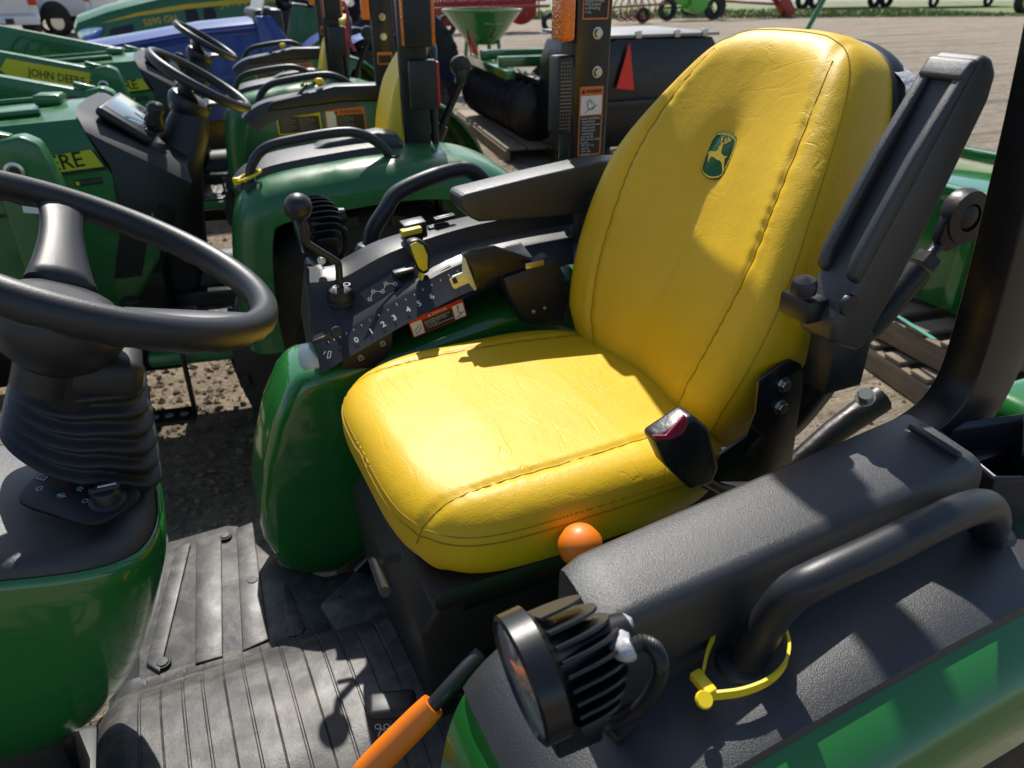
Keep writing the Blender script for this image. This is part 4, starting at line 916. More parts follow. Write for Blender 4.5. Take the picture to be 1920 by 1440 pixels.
box('fender_extension', (1.07, .50, .90), (1.40, .625, 1.055), 'green', T1, .03, 4)
# ---- yellow tie looped round the handle foot (a thing of its own)
ORG = V((0, 0, 0))
tc_ = at(1392, 1250, z=1.063)
tie = [at(a, b, z=1.040) for a, b in ((1318, 1262), (1330, 1215), (1355, 1180), (1385, 1160), (1420, 1158), (1455, 1180), (1474, 1215), (1470, 1255), (1440, 1285), (1390, 1302), (1330, 1306))]
tz = thing('cable_tie', 'yellow plastic tie looped loosely round the nearest grab handle', 'cable tie', at(1318, 1290, z=1.035))
pp = cat(tie, 6); vs = []
for i, p in enumerate(pp):
    t = (pp[min(i + 1, len(pp) - 1)] - pp[max(i - 1, 0)]).normalized(); sd = V((t.y, -t.x, 0)) * .0014
    q = p + V((0, 0, .010 * sin(PI * i / len(pp)))); vs.append([q - sd - V((0, 0, .0048)), q + sd - V((0, 0, .0048)), q + sd + V((0, 0, .0048)), q - sd + V((0, 0, .0048))])
band = mk('band', *loft(vs), 'yellow', tz, 30)
obox('catch', at(1318, 1282, z=1.046), ((1, .1, 0), (0, 1, .0), (0, 0, 1)), (.012, .026, .009), 'yellow', tz, .002)
lathe('tail_button', [(0, .003), (.007, .003), (.008, 0), (.007, -.003)], at(1320, 1312, z=1.048), (-.1, -.5, .8), 'yellow', tz, 16)
mid = pp[int(len(pp) * .80)]; txt('IKL', mid + V((-.004, -.0032, .004)), (1, .25, 0), (0, -.25, 1), .006, 'black_print', tz, lift=.0012)
# ================================================================ second and third tractor of the row (with loaders)
def row_tractor():
    global ORG
    y = 2.85
    t = thing('tractor', 'green loader tractor directly behind the nearest one, its caution decals showing', 'tractor', (.5, y, 0), 'green compact tractors in the row')
    G = 'green_old'
    # hood
    rings = []
    for x, zt, hw in ((-1.75, 1.04, .24), (-1.70, 1.11, .27), (-1.4, 1.16, .29), (-.8, 1.205, .30), (-.30, 1.235, .30), (-.14, 1.245, .30)):
        sh = 0 if x > -1.6 else .0
        sec = [(-hw, .88), (-hw, .98), (-hw * .99, zt - .17), (-hw * .93, zt - .07), (-hw * .80, zt - .018), (-hw * .55, zt - .004), (-hw * .3, zt), (0, zt + .006), (hw * .3, zt), (hw * .55, zt - .004), (hw * .80, zt - .018), (hw * .93, zt - .07), (hw * .99, zt - .17), (hw, .98), (hw, .88)]
        rings.append([V((x + (1.245 - z) * .42 * (1 if x > -.2 else .3), y + a, z)) for a, z in sec])
    hd = mk('hood', *loft(rings, True, False, True), G, t, 30)
    for s_ in (-1, 1): tube('hood_ridge', [V((-1.6, y + s_ * .17, 1.135)), V((-.8, y + s_ * .17, 1.21)), V((-.25, y + s_ * .17, 1.242))], .010, G, hd, 8)
    box('fuel_cap', (-.30, y - .04, 1.24), (-.22, y + .04, 1.275), G, hd, .010)
    # lower side panels
    for s_ in (-1, 1):
        yy = y + s_ * .298
        xz('side_panel', [(-1.3, .60), (-.12, .60), (.02, .80), (.035, .955), (-.9, .93), (-1.3, .90)], *sorted((yy, yy - s_ * .02)), G, t, .01)
    for s_ in (-1, 1): bar('panel_gap', (-1.45, y + s_ * .3005, .965), (.02, y + s_ * .3005, .965), .004, .012, 'black_print', hd, bevel=0)
    # stripe decal with the maker's name on the near flank
    yd = y - .3035; s1 = hd
    o = at(100, 333, y=yd); u_ = (at(235, 318, y=yd) - at(100, 346, y=yd)).normalized(); u_ = V((u_.x, 0, u_.z)).normalized(); w_ = V((-u_.z, 0, u_.x))
    e1 = at(207, 290, y=yd) - o; e2 = at(232, 322, y=yd) - o
    stripe = [(-.55, .008), (e2.dot(u_) - .0, e2.dot(w_)), (e1.dot(u_), e1.dot(w_)), (-.18, e1.dot(w_) + .004), (-.55, .03)]
    b_ = flat('stripe_outline', [(a * 1.012 + .004, b * 1.16 - .008) for a, b in stripe], o, u_, w_, 'black_print', hd, .0005)
    flat('stripe', stripe, o, u_, w_, 'decal_yellow', b_, .0012)
    txt('JOHN DEERE', o + u_ * .135 - w_ * .012, u_, w_, .062, 'black_print', b_, 'RIGHT', lift=.0022, bold=.012)
    dl = decal('dealer_label', at(176, 364, y=y - .2985), (1, 0, .06), (-.06, 0, 1), .078, .020, 'black_print', hd, .002)
    txt('TRI COUNTY', at(176, 364, y=y - .3) + V((.016, 0, .009)), (1, 0, .06), (-.06, 0, 1), .010, 'grey_print', dl, lift=.001)
    flat('dealer_mark', [(0, 0), (.009, 0), (.009, .012), (0, .012)], at(176, 364, y=y - .3) + V((.004, 0, .004)), (1, 0, .06), (-.06, 0, 1), 'decal_yellow', dl, .001)
    # dash shroud: black band over the back of the hood and the sloping instrument panel
    rings = []
    for off, sc in ((0, 1.0), (.035, 1.01), (.13, .97), (.19, .88)):
        hw = .305 * sc; zt = 1.255 - off * .95 if off else 1.255
        sec = [(-hw, .74), (-hw, .95), (-hw * .97, zt - .16), (-hw * .90, zt - .06), (-hw * .76, zt - .012), (-hw * .5, zt), (0, zt + .004), (hw * .5, zt), (hw * .76, zt - .012), (hw * .90, zt - .06), (hw * .97, zt - .16), (hw, .95), (hw, .74)]
        rings.append([V((-.145 + off * (1 if z > 1.0 else .75) + (.5 * (1.255 - z) if z > 1.03 else .112 - .35 * (1.03 - z)), y + a, z)) for a, z in sec])
    ds = mk('dash_shroud', *loft(rings, True, False, True), 'plastic_flat', t, 35)
    pn = V((.62, 0, .79)); pu = V((0, 1, 0)); pw = V((-.79, 0, .62))
    ip = obox('instrument_panel', (-.02, y - .03, 1.195), (pu, pw, pn), (.36, .17, .03), 'plastic_flat', t, .012, 3)
    obox('screen', V((-.02, y - .03, 1.195)) + pn * .0155 + pw * .018, (pu, pw, pn), (.28, .11, .003), 'screen', ip, .001)
    for k_ in range(5): obox('switch', V((-.02, y - .03, 1.195)) + pn * .018 - pw * .062 + pu * (-.12 + .06 * k_), (pu, pw, pn), (.04, .022, .010), 'plastic_fine', ip, .003)
    # column shroud
    rings = []
    for px_, pz, a, b in ((.02, .62, .10, .13), (.03, .85, .105, .135), (.06, 1.02, .105, .125), (.12, 1.12, .085, .085), (.15, 1.20, .06, .06), (.165, 1.235, .04, .045)):
        rings.append([V((px_ + a * math.copysign(abs(cos(q)) ** .7, cos(q)), y + b * math.copysign(abs(sin(q)) ** .7, sin(q)), pz)) for q in [2 * PI * j / 24 for j in range(24)]])
    mk('column_shroud', *loft(rings), 'plastic_flat', t, 50)
    make_steering(t, (.206, y, 1.30), .163, 33, .0145, (15, 135, -105), False)
    lathe('shuttle_knob', [(0, .03), (.016, .026), (.02, .01), (.016, -.006), (.01, -.02)], (.16, y + .19, 1.215), (.2, .3, 1), 'plastic_fine', t, 12)
    tube('shuttle_lever', [(.12, y + .05, 1.17), (.16, y + .19, 1.20)], .008, 'plastic_fine', t, 8)
    # lumpy cover over the lever behind the wheel
    lathe('control_boot', [(.028, -.05), (.034, -.02), (.024, 0), (.03, .02), (.02, .035), (0, .038)], (.065, y - .12, 1.215), (.3, -.2, 1), 'bag', t, 10, 60)
    # platform, treads, step
    pf = box('platform', (-.05, y - .52, .50), (.50, y + .50, .55), G, t, .02)
    box('platform_mat', (-.035, y - .50, .551), (.40, y + .48, .56), 'floor_mat', pf, .004)
    for k_ in range(6):
        for s_ in (-1, 1): box('tread', (-.02 + .058 * k_, y + s_ * .34 - .13, .5605), (.018 + .058 * k_, y + s_ * .34 + .13, .567), 'floor_mat', pf, .003)
    box('pedal', (.02, y - .40, .60), (.10, y - .30, .625), 'rubber', t, .006)
    box('pedal', (-.10, y - .46, .70), (-.04, y - .40, .712), 'steel_dark', t, .004)
    tube('tunnel', [(-.1, y, .60), (.42, y, .62)], .11, 'plastic_flat', t, 16)
    st = bar('step', (-.11, y - .55, .34), (.07, y - .55, .34), .012, .10, 'frame', t, (0, 1, 0))
    for xx in (-.105, .065): bar('step_hanger', (xx, y - .55, .34), (xx, y - .55, .56), .012, .03, 'frame', st, (0, 1, 0))
    for k_ in range(3): lathe('step_hole', [(0, .0006), (.014, .0006), (.0145, 0)], (-.06 + .045 * k_, y - .55, .3462), (0, 0, 1), 'wood', st, 12)
    # fenders, covers, handles
    for s_ in (-1, 1):
        # squarer front, seen as a green column dropping to the platform
        f_ = make_fender(t, y + s_ * .36, y + s_ * .66, .11, G, .045 if s_ < 0 else .10)
        pth = [q for q in fpath(.008, .11, .045 if s_ < 0 else .10) if .305 < q[0].x < .74]
        rings = [[V((p.x, y + s_ * a, p.z)) + nn_ * b for a, b in ((.352, -.05), (.352, .0), (.37, .022), (.44, .026), (.52, .012), (.535, -.02))] for p, nn_ in pth]
        mk('fender_cover', *loft(rings, True), 'plastic', t, 40)
        hy = y + s_ * .565; xz('storage_lid', [(.50, 1.09), (.78, 1.12), (.82, 1.14), (.80, 1.175), (.74, 1.188), (.58, 1.165), (.51, 1.13)], *sorted((y + s_ * .375, y + s_ * .47)), 'plastic', t, .014, 3) if s_ < 0 else None; hz_ = 0 if s_ < 0 else .04
        make_handle(t, [(a_ + .08, b_, c_ + hz_) for a_, b_, c_ in [(.27, hy, 1.07), (.285, hy, 1.13), (.33, hy, 1.175), (.42, hy, 1.195), (.54, hy, 1.208), (.60, hy, 1.20), (.65, hy, 1.17), (.69, hy, 1.12)]], .0145)
    # right console: black box with levers
    cn = xz('console', [(.39, 1.14), (.69, 1.165), (.91, 1.165), (.89, 1.23), (.66, 1.23), (.52, 1.20), (.41, 1.18)], y + .345, y + .45, 'plastic_flat', t, .015, 3)
    bar('lever', (.50, y + .37, 1.18), (.56, y + .37, 1.235), .010, .012, 'plastic_flat', cn)
    lathe('lever_knob', [(0, .016), (.014, .014), (.018, .004), (.012, -.01), (.006, -.016)], (.605, y + .39, 1.24), (0, 0, 1), 'yellow', cn, 14)
    for (x0, x1, m_, head, hm) in ((.425, .595, 'decal_yellow', 'CAUTION', 'black_print'), (.612, .77, 'amber_decal', 'WARNING', 'black_print')):
        yy = y + .3565; wU, wW = V((1, 0, .02)).normalized(), V((-.02, 0, 1)).normalized(); o = V((x0, yy, 1.052)); ww = x1 - x0
        d_ = decal('warning_label', o, wU, wW, ww, .093, m_, t, .006); o1 = o + V((0, -.001, 0))
        if head == 'CAUTION': decal('label_field', o1 + wU * .006 + wW * .006, wU, wW, ww - .012, .060, 'black_print', d_, .002, .0006)
        else:
            decal('label_field', o1 + wU * .045 + wW * .006, wU, wW, ww - .05, .060, 'black_print', d_, .002, .0006); decal('label_field', o1 + wU * .006 + wW * .006, wU, wW, .036, .075, 'white', d_, .002, .0006)
        txt(head, o1 + wU * (ww * .36) + wW * .071, wU, wW, .019, hm, d_, lift=.0012, bold=.015)
        flat('warning_triangle', [(0, 0), (.016, 0), (.008, .014)], o1 + wU * (ww * .23) + wW * .071, wU, wW, hm, d_, .001)
        q0 = .012 if head == 'CAUTION' else .05
        strokes('label_lines', [[(q0 + cc_ * .072, .060 - .0075 * i), (q0 + cc_ * .072 + (.060 if i % 3 else .045), .060 - .0075 * i)] for i in range(7) for cc_ in ((0, 1) if head == 'CAUTION' else (0,))], o1, wU, wW, .003, 'grey_print', d_, .0014)
    # seat
    make_seat(t, .315, y, 'vinyl_far', False, .78, .82, .62)
    box('seat_base', (.46, y - .2, .60), (.86, y + .2, .90), 'plastic_flat', t, .02)
    # roll bar with lamps
    for s_ in (-1, 1):
        yy = y + s_ * .41 - (.035 if s_ > 0 else .0); fx = .826
        p_ = mk('roll_bar_post', [V((fx + a * .085, yy + b * .055, z)) for z in (.60, 2.3) for a, b in ((0, 0), (1, 0), (1, 1), (0, 1))], [(0, 1, 2, 3), (4, 5, 6, 7), (0, 1, 5, 4), (1, 2, 6, 5), (2, 3, 7, 6), (3, 0, 4, 7)], 'frame', t, 30, .007, 3)
        if s_ > 0:
            for zz in (1.40, 1.47): bolt((fx + .042, yy, zz), (0, -1, 0), .010, p_)
            d_ = decal('warning_label', (fx + .012, yy, 1.30), (1, 0, 0), (0, 0, 1), .06, .045, 'amber_decal', p_, .003); decal('label_field', (fx + .016, yy - .001, 1.304), (1, 0, 0), (0, 0, 1), .052, .030, 'black_print', d_, .001)
            a_ = box('indicator_lamp', (fx - .035, yy, 1.46), (fx - .003, yy + .05, 1.60), 'amber', t, .006)
        else:
            b1 = box('lamp_box', (fx + .02, yy - .045, 1.245), (fx + .105, yy - .002, 1.385), 'plastic_flat', t, .006)
            a_ = box('indicator_lamp', (fx + .01, yy - .05, 1.42), (fx + .095, yy - .004, 1.62), 'plastic_flat', t, .006)
            for xx in (.006, .092): box('amber_lens', (fx + xx, yy - .048, 1.425), (fx + xx + .012, yy - .006, 1.63), 'amber', a_, .003)
            box('red_lens', (fx + .104, yy - .044, 1.25), (fx + .112, yy - .004, 1.38), 'red', b1, .002)
            tube('brace', [(fx + .10, yy + .02, 1.27), (fx + .105, yy + .02, .70)], .012, 'frame', t, 8)
    bar('roll_bar_top', (.87, y - .42, 2.31), (.87, y + .42, 2.31), .06, .08, 'frame', t)
    # three-point links, raised behind the tractor
    l0, l1 = at(800, 300, y=2.75), at(862, 150, y=2.75)
    lk = tube('lift_link', [l0, l0.lerp(l1, .5)], .024, 'frame', t, 12); tube('link_rod', [l0.lerp(l1, .5), l1], .014, 'frame', lk, 10)
    lathe('link_eye', [(.012, -.02), (.034, -.018), (.036, 0), (.034, .018), (.012, .02)], at(862, 118, y=2.75), (0, 1, 0), 'frame', lk, 20); bar('eye_neck', l1, at(862, 122, y=2.75), .05, .035, 'frame', lk)
    ORG = V(t.location) - V((.065, 0, 0))            # mast stands a little further back
    # loader: mast, arms, knuckle plates, decal
    for s_ in (-1, 1):
        yy = y + s_ * .53; y0, y1 = sorted((yy - .035, yy + .035))
        ms = xz('loader_mast', [(-.36, .50), (-.20, .50), (-.20, 1.02), (-.215, 1.15), (-.235, 1.215), (-.27, 1.235), (-.335, 1.225), (-.36, 1.19)], y0, y1, G, t, .012, 3)
        lathe('mast_pin', [(.026, -.001), (.026, .006), (.018, .008), (.016, .003), (0, .003)], (-.305, y0, 1.145), (0, -1, 0), 'zinc', ms, 24)
        lathe('pin_core', [(.014, 0), (.014, .006), (0, .0065)], (-.305, y0, 1.145), (0, -1, 0), 'black_print', ms, 16)
        am = xz('loader_arm', [(-.37, 1.065), (-.30, 1.06), (-.30, 1.215), (-.385, 1.235), (-1.15, 1.40), (-1.6, 1.28), (-2.0, .70), (-1.9, .66), (-1.5, 1.13), (-1.12, 1.24)], yy - .026, yy + .026, G, t, .006)
        bar('arm_rib', (-.37, yy, 1.245), (-.30, yy, 1.225), .03, .02, G, am)
        o = V((-.72, y0 + .0085, 1.175)); u_ = V((1, 0, -.215)).normalized(); w_ = V((.215, 0, 1)).normalized()
        if s_ < 0:
            fl_ = flat('stripe', [(-.02, .05), (.01, .105), (.37, .105), (.33, .025), (.02, .025)], o, u_, w_, 'decal_yellow', am, .0008)
            txt('JOHN DEERE', o + u_ * .095 + w_ * .045, u_, w_, .05, 'black_print', fl_, lift=.002, width=.24, bold=.012)
            wl = decal('warning_label', (-.315, y0, 1.035), (1, 0, -.15), (.15, 0, 1), .07, .06, 'white', ms, .003); flat('label_header', [(0, .046), (.07, .046), (.07, .06), (0, .06)], (-.315, y0, 1.035), (1, 0, -.15), (.15, 0, 1), 'red', wl, .0012)
            txt('DANGER', V((-.315, y0, 1.035)) + V((.02, -.001, .048)), (1, 0, -.15), (.15, 0, 1), .010, 'white_print', wl, lift=.002)
            bt = decal('serial_label', (-.395, y0 + .009, 1.085), (1, 0, -.15), (.15, 0, 1), .022, .02, 'white_print', am, .002)
        else:
            for q in range(4):
                zz = .045 * q; tube('hydraulic_line', [(-.42 - .02, y0 - .008 + .010, 1.205 - zz * .5), (-.85 + .04 * q, y0 - .006 + .010, 1.30 - zz * .55), (-.93 + .05 * q, y0 - .006 + .010, 1.29 - zz * .6), (-1.0 + .05 * q, y0 - .006 + .01, 1.2 - zz * .6)], .006, G, am, 6, 3)
            xz('hose_cover', [(-.44, 1.10), (-.34, 1.10), (-.345, 1.20), (-.44, 1.215)], y0 - .006, y0 + .0, 'bag', am, .002)
    ORG = V(t.location)
    make_tyre('rear_tyre', (.68, y - .42, .50), .49, .30, t, 'frame'); make_tyre('rear_tyre', (.68, y + .42, .50), .49, .30, t)  # near rim black: the dark of the wheel arch put into its colour
    make_tyre('front_tyre', (-1.15, y - .46, .34), .34, .22, t, lugs=18); make_tyre('front_tyre', (-1.15, y + .46, .34), .34, .22, t, lugs=18)
    bar('front_axle', (-1.15, y - .46, .34), (-1.15, y + .46, .34), .10, .12, 'frame', t); box('engine_block', (-1.5, y - .2, .34), (.0, y + .2, .80), 'frame', t, .02)
    box('transmission', (0, y - .16, .34), (.9, y + .16, .62), 'frame', t, .02); tube('rear_axle', [(.68, y - .4, .5), (.68, y + .4, .5)], .07, 'frame', t, 12)
    box('bumper', (-1.85, y - .25, .45), (-1.74, y + .25, 1.08), 'frame', t, .02)
    return t
T2 = row_tractor(); T2.rotation_euler = (0, 0, R(-10)); T2.location = (.49, 2.85, 0)
index_kids()
T3 = copy_tree(T2); T3.location = V(T2.location) + V((.20, 1.93, 0))
T3['label'] = 'green loader tractor between the blue tractor and the one with caution decals'
# fluttering red ribbon and yellow ties on the handles
ORG = V((0, 0, 0))
def loop_tie(c, r, lab, tilt=0.):
    c = V(c); t = thing('cable_tie', lab, 'cable tie', c)
    ps = [c + V((r * cos(a), r * .8 * sin(a), tilt * cos(a))) for a in [2 * PI * i / 20 for i in range(20)]]
    tube('band', ps, .0045, 'yellow', t, 6, closed=True); obox('catch', c + V((-r, 0, -tilt)), ((1, 0, 0), (0, 1, 0), (0, 0, 1)), (.022, .016, .02), 'yellow', t, .004); return t
loop_tie((.245, 2.32, 1.10), .034, 'yellow plastic tie low on the handle of the second tractor', .012)
loop_tie((.808, 4.186, 1.145), .034, 'small yellow tie on the handle of the third tractor', .0)
rb_ = []
for i in range(9): rb_ += [V((1.045 + .012 * sin(i * .9) + .004 * i, 4.32, 1.50 - .03 * i)), V((1.065 + .012 * sin(i * .9) + .004 * i, 4.325, 1.50 - .03 * i))]
rbn = mk('ribbon', rb_, [(2 * i, 2 * i + 1, 2 * i + 3, 2 * i + 2) for i in range(8)], 'red_button', None, 60, org=V(rb_[0]))
rbn.location = rb_[0]; solo(rbn, 'thin red ribbon hanging from the roll bar of the third tractor', 'ribbon')
# ================================================================ blue tractor
def blue_tractor():
    y = 6.95; t = thing('tractor', 'blue tractor standing beyond the row of green ones', 'tractor', (1.2, y, 0))
    rings = []
    for x, zt in ((-.75, 1.05), (-.7, 1.12), (-.2, 1.19), (.55, 1.30), (.95, 1.33)):
        h = .34; rings.append([V((x, y + a, z)) for a, z in ((-h, .62), (-h, zt - .10), (-h * .9, zt - .03), (-h * .6, zt), (0, zt + .01), (h * .6, zt), (h * .9, zt - .03), (h, zt - .10), (h, .62))])
    hd = mk('hood', *loft(rings), 'blue', t, 35)
    for zz in (0, .035): tube('hood_crease', [V((-.7, y - .335, 1.03 + zz)), V((.55, y - .342, 1.21 + zz)), V((.94, y - .342, 1.24 + zz))], .008, 'blue', hd, 6)
    box('dash', (.93, y - .3, .7), (1.15, y + .3, 1.40), 'plastic_flat', t, .04)
    mk('windscreen', [V((.98, y - .32, 1.36)), V((.98, y + .32, 1.36)), V((1.12, y + .3, 1.75)), V((1.12, y - .3, 1.75)), V((.99, y - .32, 1.36)), V((.99, y + .32, 1.36)), V((1.13, y + .3, 1.75)), V((1.13, y - .3, 1.75))], [(0, 1, 2, 3), (4, 5, 6, 7), (0, 1, 5, 4), (2, 3, 7, 6), (0, 3, 7, 4), (1, 2, 6, 5)], 'film', t, 0)
    xz('door_sill', [(.95, .55), (1.45, .55), (1.6, .95), (1.25, 1.02), (1.05, 1.35), (.93, 1.35)], y - .36, y - .33, 'blue', t, .01)
    make_steering(t, (1.25, y - .05, 1.50), .20, 30, .015, (15, 135, -105), False)
    bar('column', (1.1, y, 1.0), (1.22, y - .04, 1.42), .1, .1, 'plastic_flat', t)
    box('platform', (1.0, y - .5, .5), (1.7, y + .5, .56), 'frame', t, .02)
    for s_ in (-1, 1):
        rg = [[V((1.85 + .62 * cos(R(a)), y + s_ * q, .62 + .60 * sin(R(a)))) for q in (.30, .62, .66)] for a in range(20, 171, 10)]
        mk('fender', *loft(rg, False, False, False), 'blue', t, 40)
        make_tyre('rear_tyre', (1.85, y + s_ * .48, .58), .57, .30, t, 'white', 22); make_tyre('front_tyre', (-.35, y + s_ * .45, .36), .36, .22, t, 'white', 18)
        bar('roll_bar_post', (2.1, y + s_ * .5, .9), (2.1, y + s_ * .5, 2.3), .08, .06, 'frame', t)
        lathe('fender_badge', [(0, .003), (.03, .003), (.032, 0)], (1.86, y + s_ * .663, 1.14), (0, s_, 0), 'decal_yellow', t, 14)
    box('seat', (1.65, y - .24, .85), (2.1, y + .24, .98), 'plastic_flat', t, .04); obox('backrest', (2.08, y, 1.22), ((0, 1, 0), (.97, 0, .2), (-.2, 0, .97)), (.46, .12, .5), 'plastic_flat', t, .05, 3)
    box('engine', (-.6, y - .25, .35), (1.0, y + .25, .66), 'frame', t, .02); bar('front_axle', (-.35, y - .45, .36), (-.35, y + .45, .36), .1, .1, 'frame', t); tube('rear_axle', [(1.85, y - .45, .58), (1.85, y + .45, .58)], .08, 'frame', t, 12)
    for k_ in range(4): tube('lever', [(1.55 + .06 * k_, y - .30, .95), (1.53 + .06 * k_, y - .31, 1.20)], .008, 'frame', t, 6); 
    return t
blue_tractor()

# ================================================================ narrow green tractor with the long stripe
def stripe_tractor():
    y = 9.45; yn = 9.0; t = thing('tractor', 'dark green tractor with numbered hood and long cream stripe, far left', 'tractor', (1.5, y, 0))
    rings = []
    for x, zt, zb in ((-.42, 1.20, .90), (-.38, 1.26, .70), (-.1, 1.35, .62), (.4, 1.46, .60), (1.0, 1.55, .60), (1.95, 1.62, .60)):
        h = .43; rings.append([V((x, y + a, z)) for a, z in ((-h, zb), (-h, zt - .10), (-h * .93, zt - .035), (-h * .7, zt), (0, zt + .02), (h * .7, zt), (h * .93, zt - .035), (h, zt - .10), (h, zb))])
    hd = mk('hood', *loft(rings), 'green_old', t, 35)
    ya = y - .432
    flat('stripe', [(-.20, 1.215), (.15, 1.305), (.6, 1.375), (1.9, 1.47), (1.9, 1.44), (.6, 1.33), (.15, 1.275)], (0, ya, 0), (1, 0, 0), (0, 0, 1), 'emblem_yellow', hd, .002)
    txt('5090 GN', (.20, ya, 1.185), (1, 0, .14), (-.14, 0, 1), .085, 'emblem_yellow', hd, lift=.003, bold=.015)
    txt('JOHN DEERE', (.95, ya, 1.345), (1, 0, .07), (-.07, 0, 1), .10, 'emblem_yellow', hd, lift=.004, bold=.01)
    xz('grille', [(-.32, .75), (.10, .70), (.10, 1.21), (-.10, 1.17)], ya - .012, ya, 'plastic_flat', hd, .004)
    prism('headlight', [(p.x, p.y) for p in cat([(-.385, 1.16, 0), (-.18, 1.185, 0), (-.22, 1.10, 0), (-.33, 1.01, 0), (-.385, 1.04, 0)], 4, True)], (0, ya - .002, 0), (1, 0, 0), (0, 0, 1), .02, 'chrome', hd, .004)
    for k_ in range(2):
        for j in range(2): decal('vent', (.60 + .17 * k_, ya, .98 + .20 * j), (1, 0, 0), (0, 0, 1), .12, .17, 'black_print', hd, .05, .002)
    box('cab_base', (1.95, y - .5, .55), (3.2, y + .5, 1.15), 'plastic_flat', t, .04)
    for xx in (1.98, 2.6, 3.15):
        for s_ in (-1, 1): bar('cab_post', (xx, y + s_ * .5, 1.1), (xx, y + s_ * .48, 2.5), .06, .06, 'frame', t)
    box('cab_roof', (1.9, y - .55, 2.48), (3.3, y + .55, 2.62), 'green_old', t, .05)
    for s_ in (-1, 1):
        make_tyre('rear_tyre', (2.75, y + s_ * .58, .70), .70, .36, t, 'yellow', 24); make_tyre('front_tyre', (.15, y + s_ * .60, .45), .45, .26, t, 'yellow', 20)
    box('chassis', (-.3, y - .2, .38), (2.9, y + .2, .75), 'frame', t, .02); bar('front_axle', (.15, y - .6, .45), (.15, y + .6, .45), .12, .12, 'frame', t); tube('rear_axle', [(2.75, y - .6, .7), (2.75, y + .6, .7)], .1, 'frame', t, 12)
    make_steering(t, (2.25, y - .15, 1.60), .2, 35, .015, (15, 135, -105), False); bar('column', (2.05, y - .15, 1.1), (2.2, y - .15, 1.5), .08, .08, 'frame', t)
stripe_tractor()

# ================================================================ two white pickups far away at the left
def pickup(loc, rz, label):
    t = thing('pickup_truck', label, 'truck', (0, 0, 0), 'white pickups parked beyond the tractors')
    W2 = .98
    body = xz('body', [(-2.8, .62), (-2.75, 1.02), (-1.7, 1.10), (-1.0, 1.14), (-.35, 1.85), (1.1, 1.88), (1.25, 1.42), (2.75, 1.40), (2.82, 1.30), (2.82, .62), (2.3, .56), (-2.3, .56)], -W2, W2, 'truck_white', t, .05, 3)
    box('bed_opening', (1.30, -.82, 1.36), (2.70, .82, 1.408), 'black_print', body, .004)
    tg_ = box('tailgate', (2.80, -.76, .78), (2.86, .76, 1.37), 'truck_white', t, .02); lathe('badge', [(0, .006), (.10, .005), (.11, 0)], (2.86, 0, 1.13), (1, 0, 0), 'glass_dark', tg_, 18); box('handle_recess', (2.858, -.18, 1.28), (2.866, .18, 1.34), 'black_print', tg_, .002)
    for s_ in (-1, 1):
        a, b = sorted((s_ * .98, s_ * .79)); box('tail_light', (2.72, a, .98), (2.875, b + .004, 1.36), 'red', t, .02)
        for xx, in ((-1.85,), (1.75,)):
            prism('wheel_arch', [(xx + .50 * cos(R(q)), .50 + .50 * sin(R(q))) for q in range(0, 181, 15)], (0, s_ * .988 if s_ < 0 else s_ * .988 + .012, 0), (1, 0, 0), (0, 0, 1), .012, 'black_print', t); make_tyre('wheel', (xx, s_ * .86, .39), .39, .26, t, 'chrome', 24)
        xz('side_window', [(-.75, 1.22), (-.30, 1.74), (.45, 1.77), (.45, 1.22)], *sorted((s_ * .976, s_ * .988)), 'glass_dark', t, .004); xz('side_window', [(.53, 1.22), (.53, 1.77), (1.0, 1.77), (1.08, 1.22)], *sorted((s_ * .976, s_ * .988)), 'glass_dark', t, .004)
    bp = box('rear_bumper', (2.80, -.95, .52), (2.98, .95, .74), 'truck_white', t, .03); box('bumper_step', (2.978, -.35, .54), (2.99, .35, .68), 'black_print', bp, .004); obox('rear_window', (1.19, 0, 1.63), ((0, 1, 0), (-.3, 0, .95), (.95, 0, .3)), (1.5, .34, .02), 'glass_dark', t, .004)
    decal('number_plate', (2.992, -.15, .56), (0, 1, 0), (0, 0, 1), .3, .12, 'white_print', bp)
    t.location = loc; t.rotation_euler = (0, 0, rz)
pickup((-3.3, 28.4, 0), R(-82), 'white pickup seen tailgate-on at the far left edge')
pickup((-2.9, 31.5, 0), R(-28), 'white pickup seen from its side behind the other pickup')
# small black engine-powered machine parked before the trucks
p = at(125, 62, z=0); t = thing('power_washer', 'small black machine with bent handle bar before the white pickups', 'machine', (p.x, p.y, 0))
box('engine', (p.x - .5, p.y - .3, .25), (p.x + .5, p.y + .3, .75), 'frame', t, .05); tube('handle_bar', [(p.x - .4, p.y, .7), (p.x - .35, p.y, 1.05), (p.x + .3, p.y, 1.08), (p.x + .45, p.y, .8)], .04, 'chrome', t, 8, 3)
for s_ in (-.45, .45): make_tyre('wheel', (p.x + s_, p.y - .35, .28), .28, .15, t, None, 14)
tube('tank', [(p.x - .3, p.y - .1, .85), (p.x + .3, p.y - .1, .85)], .14, 'plastic_flat', t, 12)

